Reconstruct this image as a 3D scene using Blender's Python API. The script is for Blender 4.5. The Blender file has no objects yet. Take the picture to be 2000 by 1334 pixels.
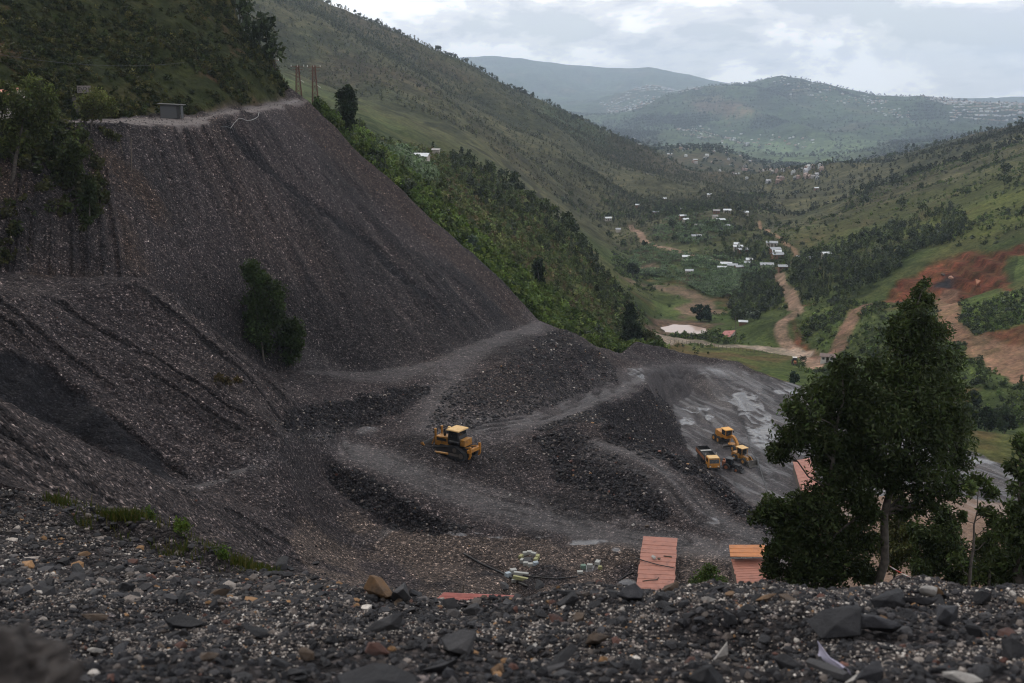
import bpy, bmesh, math, random
import numpy as np
from mathutils import Vector, Matrix, Euler
from mathutils.geometry import delaunay_2d_cdt
rng = np.random.default_rng(7); random.seed(7)
SC = bpy.context.scene; COL = SC.collection
R = math.radians
# ------------------------------------------------------------------ camera
FPX = 1944.0; PITCH = math.atan((667 - 185) / FPX); CP, SP = math.cos(PITCH), math.sin(PITCH)
cam = bpy.data.cameras.new('camera'); camo = bpy.data.objects.new('camera', cam); COL.objects.link(camo)
cam.lens = 36.0 * FPX / 2000; cam.sensor_width = 36; cam.clip_start = 0.1; cam.clip_end = 60000
camo.location = (0, 0, 0); camo.rotation_euler = (math.pi / 2 - PITCH, 0, 0)
cam.dof.use_dof = True; cam.dof.focus_distance = 140; cam.dof.aperture_fstop = 2.4
SC.camera = camo
# ------------------------------------------------------------------ sky, sun, exposure
SUN_EL, SUN_AZ = 44, -42          # ahead of the camera, a little to the left, behind cloud
world = bpy.data.worlds.new('World'); SC.world = world; world.use_nodes = True
wt = world.node_tree; wn = wt.nodes; wl = wt.links; wn.clear()
def wnode(t, **k):
    n = wn.new(t)
    for a, b in k.items(): setattr(n, a, b)
    return n
wo = wnode('ShaderNodeOutputWorld'); bg = wnode('ShaderNodeBackground'); bg.inputs['Strength'].default_value = 0.146
sky = wnode('ShaderNodeTexSky', sky_type='NISHITA'); sky.sun_disc = False
sky.sun_elevation = R(SUN_EL); sky.sun_rotation = R(SUN_AZ); sky.altitude = 1600; sky.air_density = 1.4; sky.dust_density = 2.5
tc = wnode('ShaderNodeTexCoord')
mp = wnode('ShaderNodeMapping'); mp.inputs['Scale'].default_value = (1, 1, 2.5); mp.inputs['Location'].default_value = (0.31, 0.14, 0.07)
wl.new(tc.outputs['Generated'], mp.inputs['Vector'])
n1 = wnode('ShaderNodeTexNoise'); n1.inputs['Scale'].default_value = 6.4; n1.inputs['Detail'].default_value = 9; n1.inputs['Roughness'].default_value = 0.6; n1.inputs['Distortion'].default_value = 0.25
wl.new(mp.outputs[0], n1.inputs['Vector'])
# the same noise sampled a little higher: bright tops, grey undersides of the cloud heaps
mp2 = wnode('ShaderNodeMapping'); mp2.inputs['Scale'].default_value = (1, 1, 2.5); mp2.inputs['Location'].default_value = (0.31, 0.14, 0.135)
wl.new(tc.outputs['Generated'], mp2.inputs['Vector'])
n2 = wnode('ShaderNodeTexNoise'); n2.inputs['Scale'].default_value = 6.4; n2.inputs['Detail'].default_value = 9; n2.inputs['Roughness'].default_value = 0.6; n2.inputs['Distortion'].default_value = 0.25
wl.new(mp2.outputs[0], n2.inputs['Vector'])
sub = wnode('ShaderNodeMath', operation='SUBTRACT'); wl.new(n1.outputs['Fac'], sub.inputs[0]); wl.new(n2.outputs['Fac'], sub.inputs[1])
mad = wnode('ShaderNodeMath', operation='MULTIPLY_ADD'); wl.new(sub.outputs[0], mad.inputs[0]); mad.inputs[1].default_value = 2.7; mad.inputs[2].default_value = 0.5
cr = wnode('ShaderNodeValToRGB'); cr.color_ramp.interpolation = 'EASE'
e = cr.color_ramp.elements; e[0].position = 0.22; e[0].color = (5.3, 5.55, 6.0, 1); e[1].position = 0.78; e[1].color = (10.2, 10.05, 9.85, 1)
m_ = cr.color_ramp.elements.new(0.5); m_.color = (7.0, 7.05, 7.25, 1)
wl.new(mad.outputs[0], cr.inputs[0])
msk = wnode('ShaderNodeMapRange'); msk.inputs['From Min'].default_value = 0.36; msk.inputs['From Max'].default_value = 0.5; wl.new(n1.outputs['Fac'], msk.inputs['Value'])
mskm = wnode('ShaderNodeMath', operation='MULTIPLY_ADD'); wl.new(msk.outputs[0], mskm.inputs[0]); mskm.inputs[1].default_value = 0.16; mskm.inputs[2].default_value = 0.83
mx = wnode('ShaderNodeMix', data_type='RGBA'); wl.new(mskm.outputs[0], mx.inputs[0]); wl.new(sky.outputs[0], mx.inputs[6]); wl.new(cr.outputs[0], mx.inputs[7])
wl.new(mx.outputs[2], bg.inputs['Color']); wl.new(bg.outputs[0], wo.inputs['Surface'])
sun = bpy.data.lights.new('sun', 'SUN'); suno = bpy.data.objects.new('sun', sun); COL.objects.link(suno)
sun.energy = 1.5; sun.angle = R(11); sun.color = (1.0, 0.95, 0.88)
sd = Vector((math.sin(R(SUN_AZ)) * math.cos(R(SUN_EL)), math.cos(R(SUN_AZ)) * math.cos(R(SUN_EL)), math.sin(R(SUN_EL))))
suno.rotation_euler = (-sd).to_track_quat('-Z', 'Y').to_euler(); suno.location = (0, 0, 300)
SC.view_settings.view_transform = 'Standard'; SC.view_settings.look = 'None'; SC.view_settings.gamma = 1; SC.view_settings.exposure = 0.0
HAZE = 0.000085
SC.cycles.filter_width = 1.15; SC.cycles.max_bounces = 6; SC.cycles.volume_bounces = 2; SC.cycles.transparent_max_bounces = 8
# ------------------------------------------------------------------ geometry helpers
def dirv(u, v):
    a = (u - 1000) / FPX; b = (667 - v) / FPX
    return np.array([a, CP + b * SP, -SP + b * CP])
def azel(u, v):
    d = dirv(u, v); h = math.hypot(d[0], d[1]); return math.atan2(d[0], d[1]), d[2] / h
def mesh_np(name, V, F, attrs=None, smooth=True, mats=(), midx=None):
    """V (n,3), F (m,k) -> mesh; attrs {name: (n,) or (n,3)} on points"""
    V = np.asarray(V, np.float32); F = np.asarray(F, np.int32); m, k = F.shape
    me = bpy.data.meshes.new(name)
    me.vertices.add(len(V)); me.vertices.foreach_set('co', V.ravel())
    me.loops.add(m * k); me.loops.foreach_set('vertex_index', F.ravel())
    me.polygons.add(m); me.polygons.foreach_set('loop_start', np.arange(0, m * k, k, dtype=np.int32))
    me.polygons.foreach_set('use_smooth', np.full(m, smooth, dtype=bool))
    for mt in mats: me.materials.append(mt)
    if midx is not None: me.polygons.foreach_set('material_index', np.asarray(midx, np.int32))
    for an, a in (attrs or {}).items():
        a = np.asarray(a, np.float32)
        if a.ndim == 2:
            at = me.attributes.new(an, 'FLOAT_COLOR', 'POINT'); c = np.ones((len(V), 4), np.float32); c[:, :3] = a; at.data.foreach_set('color', c.ravel())
        else:
            at = me.attributes.new(an, 'FLOAT', 'POINT'); at.data.foreach_set('value', a)
    me.update(calc_edges=True); return me
def link(name, me, parent=None, loc=None):
    o = bpy.data.objects.new(name, me); COL.objects.link(o)
    if parent is not None: o.parent = parent
    if loc is not None: o.location = loc
    return o
def tag(o, label=None, cat=None, group=None, kind=None):
    if label: o['label'] = label
    if cat: o['category'] = cat
    if group: o['group'] = group
    if kind: o['kind'] = kind
    return o
def hash2(ix, iy, s):
    h = (ix.astype(np.int64) * 374761393 + iy.astype(np.int64) * 668265263 + s * 974634777) & 0xffffffff
    h = ((h ^ (h >> 13)) * 1274126177) & 0xffffffff
    return ((h ^ (h >> 16)) & 0xffff).astype(np.float32) / 65535.0
def vnoise(x, y, s=0):
    x0 = np.floor(x); y0 = np.floor(y); fx = (x - x0).astype(np.float32); fy = (y - y0).astype(np.float32)
    fx = fx * fx * fx * (fx * (fx * 6 - 15) + 10); fy = fy * fy * fy * (fy * (fy * 6 - 15) + 10)
    a = hash2(x0, y0, s); b = hash2(x0 + 1, y0, s); c = hash2(x0, y0 + 1, s); d = hash2(x0 + 1, y0 + 1, s)
    return (a + (b - a) * fx) * (1 - fy) + (c + (d - c) * fx) * fy
def fbm(x, y, scale, oct=4, s=0, gain=0.5):
    """about -1..1, features of the given size in metres"""
    t = 0; a = 1; n = 0; f = 1.0 / scale
    for i in range(oct):
        ca, sa = math.cos(i * 1.1 + s), math.sin(i * 1.1 + s)
        t = t + a * (vnoise((x * ca - y * sa) * f + 17.3 * i, (x * sa + y * ca) * f - 9.1 * i, s * 31 + i) * 2 - 1); n += a; a *= gain; f *= 2.03
    return t / n * 1.6
def sstep(a, b, x):
    t = np.clip((x - a) / (b - a), 0, 1); return t * t * (3 - 2 * t)
# ------------------------------------------------------------------ terrain: survey lines (pixel direction + range in metres, or negative height)
PTS = []
def L(*p):
    q = []
    for u, v, k in p:
        a, el = azel(u, v); r = k if k > 0 else k / el
        q.append((a, math.log(r), el * r))
    for i in range(len(q)):
        PTS.append(q[i])
        if i + 1 < len(q):
            n = int(max(abs(q[i + 1][0] - q[i][0]) / R(1.1), abs(q[i + 1][1] - q[i][1]) / 0.12))
            for j in range(1, n + 1):
                t = j / (n + 1); PTS.append(tuple(q[i][k] * (1 - t) + q[i + 1][k] * t for k in range(3)))
def A(*p):
    for a, r, z in p: PTS.append((R(a), math.log(r), z))
for a in range(-40, 41, 8): A((a, 1.2, -1.62), (a, 2.6, -2.15))
# near bank
L((-150,1334,5.0),(0,1334,5.2),(500,1334,5.6),(1000,1334,5.7),(1500,1334,5.6),(2000,1334,5.4),(2150,1334,5.3))
L((-150,1240,7.0),(0,1240,7.2),(500,1240,7.5),(1000,1240,7.4),(1500,1240,7.2),(2000,1240,7.1),(2150,1240,7))
L((-150,960,28),(60,975,27),(150,990,26),(250,1008,25),(330,1030,24),(400,1068,23),(480,1102,22),(560,1112,20),(640,1132,17),(720,1164,13),(850,1184,10.5),(1000,1181,9.2),(1100,1174,9.2),(1240,1170,9.2),(1340,1166,9.3),(1420,1172,9.3),(1500,1160,9.4),(1600,1163,9.4),(1700,1160,9.6),(1800,1150,9.8),(1900,1166,9.6),(2000,1158,9.6),(2150,1155,9.6))
L((150,1030,25.7),(250,1062,24.7),(330,1092,23.7),(420,1118,22.6),(480,1130,21.8)); L((150,1050,22.5),(250,1082,21.2),(330,1108,20),(420,1128,19.5))
L((-150,1100,14),(0,1100,14.5),(200,1110,14.5),(400,1135,13.5),(600,1160,12))
L((640,1140,22),(720,1176,18),(850,1196,14),(1100,1182,13),(1420,1184,13),(1700,1172,13),(1850,1168,13),(2150,1170,13))
L((720,1180,40),(900,1192,36),(1200,1182,36),(1500,1180,38),(1640,1170,40))
L((800,1188,65),(1100,1188,65),(1400,1186,65),(1640,1186,65))
L((860,1190,80),(1100,1184,82),(1400,1182,84),(1640,1182,80))
L((1720,1146,42),(1760,1118,44),(1850,1142,40),(1920,1165,36),(2150,1160,36))
L((1700,1166,72),(1850,1166,72),(2150,1166,72))
L((1680,1160,108),(1850,1150,112),(2150,1150,112))
# near-left slope
L((0,962,31),(150,978,36),(250,995,42),(330,1014,48),(400,1048,52),(480,1088,58),(560,1098,70),(640,1110,80))
L((0,860,40),(150,910,46),(300,985,52),(450,1040,63),(560,1078,77))
L((-150,735,46),(0,778,52),(70,812,55),(150,852,58),(240,895,63.5),(330,942,70),(400,960,79))
L((-150,770,66),(0,812,70),(150,885,71),(300,948,76),(370,964,84))
L((-150,745,90),(0,800,91),(90,824,92),(180,882,90),(290,930,87),(335,946,87))
L((-150,640,96),(0,687,97),(60,692,97.5),(90,702,98),(140,735,97),(180,782,95),(235,835,93),(290,872,92),(320,905,91),(345,934,89.5))
L((-150,580,103),(0,580,104),(100,575,107),(200,567,111),(320,567,115),(350,585,115),(385,622,114),(430,676,111),(480,735,108))
L((-150,530,114),(0,530,114),(100,528,116),(200,531,118),(270,545,120))
L((270,545,120),(340,598,124),(430,655,130),(520,722,134),(640,726,140),(720,726,143),(800,717,147),(870,692,155),(960,657,172),(1050,624,201))
L((380,720,105),(470,800,102),(545,868,99.6)); L((505,737,114),(570,777,115),(592,830,112)); L((200,680,102),(280,760,99),(400,880,94.3))
L((345,947,88.5),(430,946,92),(480,936,93),(540,903,98),(590,873,106),(660,851,116),(720,836,121))
# bench below the spoil slope
L((600,770,119),(640,782,122),(700,768,129),(800,746,137),(850,724,142))
L((612,864,109),(700,826,123),(800,791,131),(845,770,135))
# mound
L((900,692,156),(1000,652,176),(1080,634,198),(1130,650,196),(1180,686,192),(1205,718,187))
L((880,747,139),(1000,707,152),(1100,677,168),(1170,690,180))
L((830,847,119),(900,839,122),(960,828,126),(1060,799,139),(1130,774,154),(1205,743,172))
# working bench with the bulldozer, haul tracks
L((740,852,118),(835,882,114),(890,902,113),(940,902,114),(990,852,124))
L((1000,842,126),(1040,834,129),(1150,798,147),(1230,773,161),(1265,758,170))
L((1100,805,142),(1205,760,168),(1265,731,190),(1320,716,215),(1400,726,218),(1480,736,219))
L((1340,873,-62.5),(1318,830,-62.3),(1300,790,-61.5),(1282,763,-57.5))
L((1170,837,124),(1260,865,120),(1340,898,117),(1378,921,115),(1461,991,109),(1520,1042,104))
L((1240,875,150),(1300,895,160),(1378,936,158),(1461,1003,143),(1540,1052,134))
L((1160,869,118),(1260,891,114),(1317,946,108),(1368,1001,104),(1476,1053,101))
L((1040,863,122),(1080,926,113),(1200,986,106),(1290,1021,103),(1400,1061,99.5))
L((950,941,109),(1050,991,104.5))
L((690,881,112.5),(760,906,110),(850,946,107),(950,986,104),(1100,1026,102),(1250,1053,99.5),(1400,1076,97.5))
L((650,896,110),(700,931,106),(800,986,102),(870,1011,100.5))
L((640,940,108),(690,986,104),(760,1021,101.5),(860,1036,99.5))
L((500,992,87),(560,1022,89)); L((600,972,102),(620,932,107))
for p in ((640,1072,93),(700,1042,98),(720,1102,92.5),(850,1102,93),(1000,1062,98),(1000,1122,92),(1150,1102,94),(1280,1112,93),(1460,1112,93.5),(1600,1102,95),(1000,1165,88),(1250,1165,88),(1460,1165,88.5),(1560,1165,89)): L(p)
# lower yard
for u, v in ((1350,765),(1400,790),(1345,880),(1400,872),(1450,832),(1500,882),(1560,792),(1650,802),(1800,852),(1990,882),(2150,925),(1450,930),(1520,960),(1600,952),(1800,952),(2000,952),(2150,990),(1650,1052),(1800,1062),(2000,1062),(2150,1080)): L((u, v, -62.5))
L((1212,690,205),(1240,684,215),(1300,689,225),(1380,701,230),(1470,726,226),(1560,751,-62.5),(1700,790,-62.5),(1850,830,-62.5),(2000,860,-62.5),(2150,890,-62.5))
L((1215,706,226),(1300,706,244),(1420,724,246),(1560,768,242),(1700,803,238),(1850,848,228),(2000,884,218),(2150,905,212))
# upper road: edge of the spoil slope, foot of the hill
L((-150,270,128),(0,262,134),(130,248,139),(215,244,145),(330,246,152),(400,241,160),(440,229,166),(500,217,180),(545,212,192),(590,200,206),(604,198,212))
L((-150,240,148),(0,237,151),(130,234,156),(215,233,161),(330,229,170),(400,226,178),(440,215,184),(500,207,194),(556,194,207),(578,192,224))
L((604,198,212),(650,241,213),(700,301,210),(750,347,209),(800,391,208),(900,476,205),(1000,571,203),(1050,623,201))
L((612,222,222),(650,262,224),(700,318,221),(800,408,220),(900,495,216),(1000,586,213),(1055,634,211),(1110,668,214))
# hill above the road
L((-150,60,170),(0,100,168),(150,110,180),(300,110,190),(420,130,196),(500,150,202))
L((-150,-60,185),(0,-10,188),(200,0,208),(350,-10,222))
for a in (-38, -33, -28, -23, -19, -16.5): A((a, 262, 62), (a, 310, 66))
L((556,190,208),(547,160,212),(530,121,220),(500,96,226),(470,61,232),(456,20,240),(446,-30,248),(440,-80,256))
L((562,206,222),(548,196,228),(534,180,236),(504,165,244),(474,135,254),(458,100,262),(448,60,272))
L((600,214,232),(610,235,262),(640,262,300)); L((560,230,270),(500,220,300),(440,200,330),(300,150,400))
# natural slope beyond the spoil edge, near spur
L((690,292,236),(760,347,239),(850,417,237),(950,502,233),(1050,587,228),(1110,642,232),(1150,667,238),(1195,694,240))
L((680,258,320),(740,290,338),(760,301,335),(850,352,330),(950,422,322),(1050,482,330),(1110,542,320),(1160,582,330),(1200,662,300),(1240,668,330))
L((640,235,420),(700,251,420),(760,283,425),(870,298,440),(950,333,440),(1000,362,436),(1050,398,430),(1110,444,422),(1160,504,424),(1205,566,410),(1240,612,400),(1280,652,380))
L((640,245,500),(760,300,500),(870,332,505),(1000,398,500),(1050,436,490),(1110,478,480),(1160,538,470),(1205,585,450))
L((600,215,560),(700,241,560),(870,294,620),(1000,352,680),(1100,427,720),(1170,471,740),(1215,492,740))
# valley floor
for p in ((1260,560,-110),(1300,545,-111),(1300,602,-108),(1350,562,-109),(1340,630,-106),(1340,643,-106),(1400,602,-108),(1270,640,-103),(1420,642,-104),(1460,672,-101),(1250,520,-113),(1460,590,-107)): L(p)
L((1280,658,-98),(1400,672,-99),(1500,684,-99.5),(1545,692,-100),(1600,712,-99))
L((1300,686,345),(1420,701,345),(1530,741,320),(1570,722,350))
L((1260,478,-106),(1340,500,-104),(1400,526,-106),(1470,531,-104),(1530,530,-101))
L((1230,440,-103),(1320,432,-98),(1400,441,-95),(1500,481,-95))
L((1280,405,-96),(1400,401,-86),(1480,388,-84)); L((1300,400,900),(1400,398,900),(1480,388,920))
for p in ((1200,460,-112),(1400,362,1100),(1450,347,1500),(1500,342,1900),(1540,332,2400),(1600,320,3200),(1500,302,4000),(1650,302,4200),(1400,320,3000)): L(p)
L((1310,284,2200),(1400,283,2300),(1450,302,2300),(1490,327,2300)); L((1350,330,1900),(1420,342,1900)); L((1310,300,2700),(1450,315,2700))
# left mountain
L((380,-100,1300),(450,-60,1350),(540,-36,1400),(640,8,1450),(720,41,1480),(800,76,1500),(900,115,1520),(1000,158,1540),(1100,206,1540),(1170,238,1520),(1240,271,1480),(1300,301,1430),(1350,328,1370),(1400,352,1300),(1440,375,1230))
L((380,0,1700),(640,70,1800),(800,140,1900),(1000,225,2000),(1170,292,2100),(1300,330,2000),(1400,365,1700))
for p in ((500,100,900),(600,130,950),(700,150,1000),(850,202,1000),(1000,292,1020),(1100,342,1000),(1150,402,900),(1250,402,1000),(1350,392,1050),(1430,388,1050),(1180,442,800),(800,120,1250),(1000,215,1300),(1170,305,1280),(400,60,900)): L(p)
# right hillside
L((1520,378,1150),(1560,362,1280),(1640,332,1350),(1720,311,1380),(1800,290,1400),(1900,261,1400),(2000,233,1400),(2150,198,1400))
L((1640,345,1700),(1800,310,1800),(2000,260,1800),(2150,230,1800))
L((1470,432,820),(1560,402,880),(1640,375,900),(1700,356,900),(1780,330,900),(1860,305,880),(1930,290,860),(2000,272,840),(2150,238,820))
L((1560,412,990),(1640,388,1030),(1780,347,1060),(1930,307,1040),(2050,277,1020))
L((1600,452,680),(1750,422,650),(1900,382,620),(2000,352,600),(2150,310,590))
L((1560,522,540),(1700,502,510),(1850,482,480),(2000,452,460),(2150,420,450))
L((1560,602,450),(1640,602,430),(1780,592,410),(1850,572,420),(2000,562,390),(2150,540,380))
L((1600,692,385),(1700,682,360),(1860,642,345),(2000,632,330),(2150,625,320))
L((1720,742,318),(1850,762,290),(1900,702,310),(2000,702,305),(2150,700,300)); L((1900,812,262),(2000,832,248),(2000,757,285),(2150,850,240),(2150,760,280))
# far country
for a in (-36, -20): A((a, 3000, -200))
A((40, 3000, -200), (40, 13900, -220), (-40, 13900, -220), (40, 700, -60), (-40, 1400, 200), (-40, 700, 120), (-40, 400, 70), (40, 250, -70), (40, 120, -60))
L((1180,238,6000),(1240,218,6100),(1300,193,6300),(1360,175,6400),(1420,161,6500),(1480,149,6500),(1530,148,6500),(1580,157,6500),(1640,170,6400),(1700,173,6400),(1800,173,6300),(1860,180,6200),(1920,189,6100),(2000,206,6000),(2150,222,6000))
L((1250,257,5000),(1350,282,4500),(1500,292,4300),(1650,292,4400),(1720,267,4800),(1800,257,5000),(2000,262,4800),(2150,262,4800))
L((1320,235,5500),(1500,222,5600),(1700,232,5500),(1850,225,5500),(2000,235,5400))
L((1240,240,7000),(1500,190,7600),(1700,205,7500),(2000,230,7400),(2150,240,7400))
L((1130,225,7300),(1170,205,8200),(1220,181,8500),(1270,164,8700),(1320,161,8800),(1380,172,8800),(1440,182,8800))
L((1080,220,7200),(1150,235,6500),(1100,260,5500),(1000,240,5000))
L((1060,195,9500),(1130,198,9600),(1250,185,9800),(1400,190,9800),(1600,190,9800),(1900,215,9800))
L((980,148,10800),(1040,146,10800),(1100,166,10800),(1160,180,10800))
L((700,108,12500),(880,104,12500),(940,100,12500),(1000,107,12500),(1080,117,12500),(1180,127,12500),(1280,126,12500),(1340,140,12500),(1390,156,12500),(1450,168,12500),(1530,182,12500),(1700,192,12500),(2000,191,12500),(2150,190,12500))
L((700,120,13900),(1280,140,13900),(1600,190,13900),(2000,195,13900))
# ------------------------------------------------------------------ terrain: triangulate the lines and sample a polar grid
KL = 0.35
_p = np.array(PTS)
vo, eo, fo, ov, oe, of_ = delaunay_2d_cdt([Vector((p[0], p[1] * KL)) for p in PTS], [], [], 0, 1e-4)
TX = np.array([[v.x, v.y / KL] for v in vo]); TZ = np.array([np.mean([PTS[i][2] for i in o]) for o in ov])
AZ = np.radians(np.linspace(-34, 34, 1001))
RI = np.concatenate([np.geomspace(1.3, 6, 60, endpoint=False), np.geomspace(6, 30, 220, endpoint=False), np.geomspace(30, 75, 150, endpoint=False), np.geomspace(75, 130, 400, endpoint=False), np.geomspace(130, 215, 420, endpoint=False), np.geomspace(215, 460, 270, endpoint=False), np.geomspace(460, 1600, 300, endpoint=False), np.geomspace(1600, 13800, 200)])
LR = np.log(RI); NR, NA = len(RI), len(AZ)
Z = np.full((NR, NA), np.nan)
for t in fo:
    p = TX[list(t)]; z = TZ[list(t)]
    j0, j1 = np.searchsorted(AZ, p[:, 0].min()), np.searchsorted(AZ, p[:, 0].max(), 'right')
    i0, i1 = np.searchsorted(LR, p[:, 1].min()), np.searchsorted(LR, p[:, 1].max(), 'right')
    if j1 <= j0 or i1 <= i0: continue
    d = (p[1, 0] - p[0, 0]) * (p[2, 1] - p[0, 1]) - (p[2, 0] - p[0, 0]) * (p[1, 1] - p[0, 1])
    if abs(d) < 1e-14: continue
    a = AZ[None, j0:j1] - p[0, 0]; l = LR[i0:i1, None] - p[0, 1]
    w1 = (a * (p[2, 1] - p[0, 1]) - l * (p[2, 0] - p[0, 0])) / d; w2 = (l * (p[1, 0] - p[0, 0]) - a * (p[1, 1] - p[0, 1])) / d
    ok = (w1 >= -1e-6) & (w2 >= -1e-6) & (w1 + w2 <= 1 + 1e-6)
    zz = z[0] + w1 * (z[1] - z[0]) + w2 * (z[2] - z[0])
    blk = Z[i0:i1, j0:j1]; blk[ok] = zz[ok]
for i in range(NR):
    ok = ~np.isnan(Z[i])
    if ok.any() and not ok.all(): Z[i] = np.interp(AZ, AZ[ok], Z[i][ok])
for i in range(NR):
    if np.isnan(Z[i]).all(): Z[i] = Z[i - 1] if i and not np.isnan(Z[i - 1]).all() else Z[np.where(~np.isnan(Z).all(1))[0][0]]
def blur(M, s):
    k = int(3 * s) + 1; w = np.exp(-0.5 * (np.arange(-k, k + 1) / s) ** 2); w /= w.sum()
    P = np.pad(M, ((k, k), (0, 0)), 'edge'); M = sum(w[i] * P[i:i + M.shape[0]] for i in range(2 * k + 1))
    P = np.pad(M, ((0, 0), (k, k)), 'edge'); return sum(w[i] * P[:, i:i + M.shape[1]] for i in range(2 * k + 1))
Z0 = Z.copy(); Z = blur(Z, 2.2)
_s = blur(Z0, 3.6); _b = sstep(380, 700, RI)[:, None]; Z = Z * (1 - _b) + _s * _b
X = RI[:, None] * np.sin(AZ)[None]; Y = RI[:, None] * np.cos(AZ)[None]
RR = np.broadcast_to(RI[:, None], Z.shape)
def project(x, y, z):
    d = y * CP - z * SP; return 1000 + FPX * x / d, 667 - FPX * (y * SP + z * CP) / d
PU, PV = project(X, Y, Z)
_jit = np.clip(RR / 100, 0, 1)
JU = PU + 9 * fbm(X / RR * 60, np.log(RR) * 60, 1.2, 3, 3) * _jit; JV = PV + 6 * fbm(X / RR * 60, np.log(RR) * 60, 1.2, 3, 4) * _jit
def inpoly(poly, rmin=0, rmax=1e9, jit=True):
    U, V_ = (JU, JV) if jit else (PU, PV)
    P = np.array(poly, float); out = np.zeros(Z.shape, bool)
    i0, i1 = np.searchsorted(RI, rmin), np.searchsorted(RI, rmax)
    if i1 <= i0: return out
    u = U[i0:i1]; v = V_[i0:i1]
    bb = (u >= P[:, 0].min()) & (u <= P[:, 0].max()) & (v >= P[:, 1].min()) & (v <= P[:, 1].max())
    uu = u[bb]; vv = v[bb]; c = np.zeros(len(uu), bool)
    for k in range(len(P)):
        x0, y0 = P[k]; x1, y1 = P[k - 1]
        if y0 == y1: continue
        c ^= ((y0 > vv) != (y1 > vv)) & (uu < (x1 - x0) * (vv - y0) / (y1 - y0) + x0)
    blk = out[i0:i1]; blk[bb] = c; return out
E_ = None
def hit(u, v, rmin=1.5):
    """where the line of sight through (u, v) meets the ground"""
    a, el = azel(u, v); j = (a - AZ[0]) / (AZ[1] - AZ[0]); j0 = int(np.clip(math.floor(j), 0, NA - 2)); f = j - j0
    ec = ((1 - f) * Z[:, j0] + f * Z[:, j0 + 1]) / RI
    i0 = np.searchsorted(RI, rmin); k = np.where(ec[i0:] >= el)[0]
    if not len(k): return None
    i = k[0] + i0
    if i == 0: r = RI[0]
    else: t = (el - ec[i - 1]) / (ec[i] - ec[i - 1] + 1e-12); t = min(max(t, 0), 1); r = RI[i - 1] * (1 - t) + RI[i] * t
    return Vector((r * math.sin(a), r * math.cos(a), el * r))
def ground(x, y):
    a = math.atan2(x, y); r = math.hypot(x, y); j = (a - AZ[0]) / (AZ[1] - AZ[0]); j0 = int(np.clip(math.floor(j), 0, NA - 2)); f = min(max(j - j0, 0), 1)
    i = int(np.clip(np.searchsorted(RI, r) - 1, 0, NR - 2)); g = min(max((r - RI[i]) / (RI[i + 1] - RI[i]), 0), 1)
    return float((Z[i, j0] * (1 - f) + Z[i, j0 + 1] * f) * (1 - g) + (Z[i + 1, j0] * (1 - f) + Z[i + 1, j0 + 1] * f) * g)
def linedist(pix, rmin=1.5):
    """distance in metres, in plan, of every ground point from a line drawn along ground seen at these pixels"""
    w = [p for p in (hit(u, v, rmin) for u, v in pix) if p is not None]
    D = np.full(Z.shape, 1e6, np.float32)
    for a, b in zip(w[:-1], w[1:]):
        dx, dy = b.x - a.x, b.y - a.y; l2 = dx * dx + dy * dy + 1e-9
        ra = [math.hypot(a.x, a.y), math.hypot(b.x, b.y)]; i0, i1 = np.searchsorted(RI, min(ra) * 0.9), np.searchsorted(RI, max(ra) * 1.12)
        x, y = X[i0:i1], Y[i0:i1]; t = np.clip(((x - a.x) * dx + (y - a.y) * dy) / l2, 0, 1)
        D[i0:i1] = np.minimum(D[i0:i1], np.hypot(x - a.x - t * dx, y - a.y - t * dy))
    return D
# ------------------------------------------------------------------ what the ground is made of, place by place
def c3(m, a, b):
    """blend colours (or arrays of colour) by mask"""
    return a * (1 - m[..., None]) + np.asarray(b, np.float32) * m[..., None]
def soft(mask, s=1.2): return blur(mask.astype(np.float32), s)
def crop6(*p): return [(1160 + x * .2548, 360 + y * .2548) for x, y in p]
def crop7(*p): return [(1334 + x / 3.0, 445 + y / 3.0) for x, y in p]
_ea = [azel(u, v)[0] for u, v in ((604,198),(650,241),(800,391),(1050,623),(1130,650),(1205,700),(1300,692),(1470,728),(1560,753),(1700,795),(2000,865))]
_er = [214.5, 215, 210, 203, 199, 207, 228, 229, 227, 205, 182]
EDGE = np.interp(AZ, _ea, _er, left=226, right=178)[None]
HILLP = [(-400,238),(0,234),(130,232),(215,231),(330,226),(400,223),(440,212),(500,205),(556,192),(562,150),(450,-100),(430,-400),(-400,-400)]
hillm = inpoly(HILLP, 132, 400, False) | ((RR > 190) & (AZ[None] < azel(556, 192)[0]) & (RR > 215)) | ((RR > 170) & (AZ[None] < R(-14)) & (PV < 60))
nat = hillm | (RR > EDGE + 1.5 * fbm(X, Y, 9, 3, 5))
mine = ~nat
MINE = soft(mine, 1.0)
far = sstep(500, 800, RR)
fg = (RR < 31)
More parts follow.
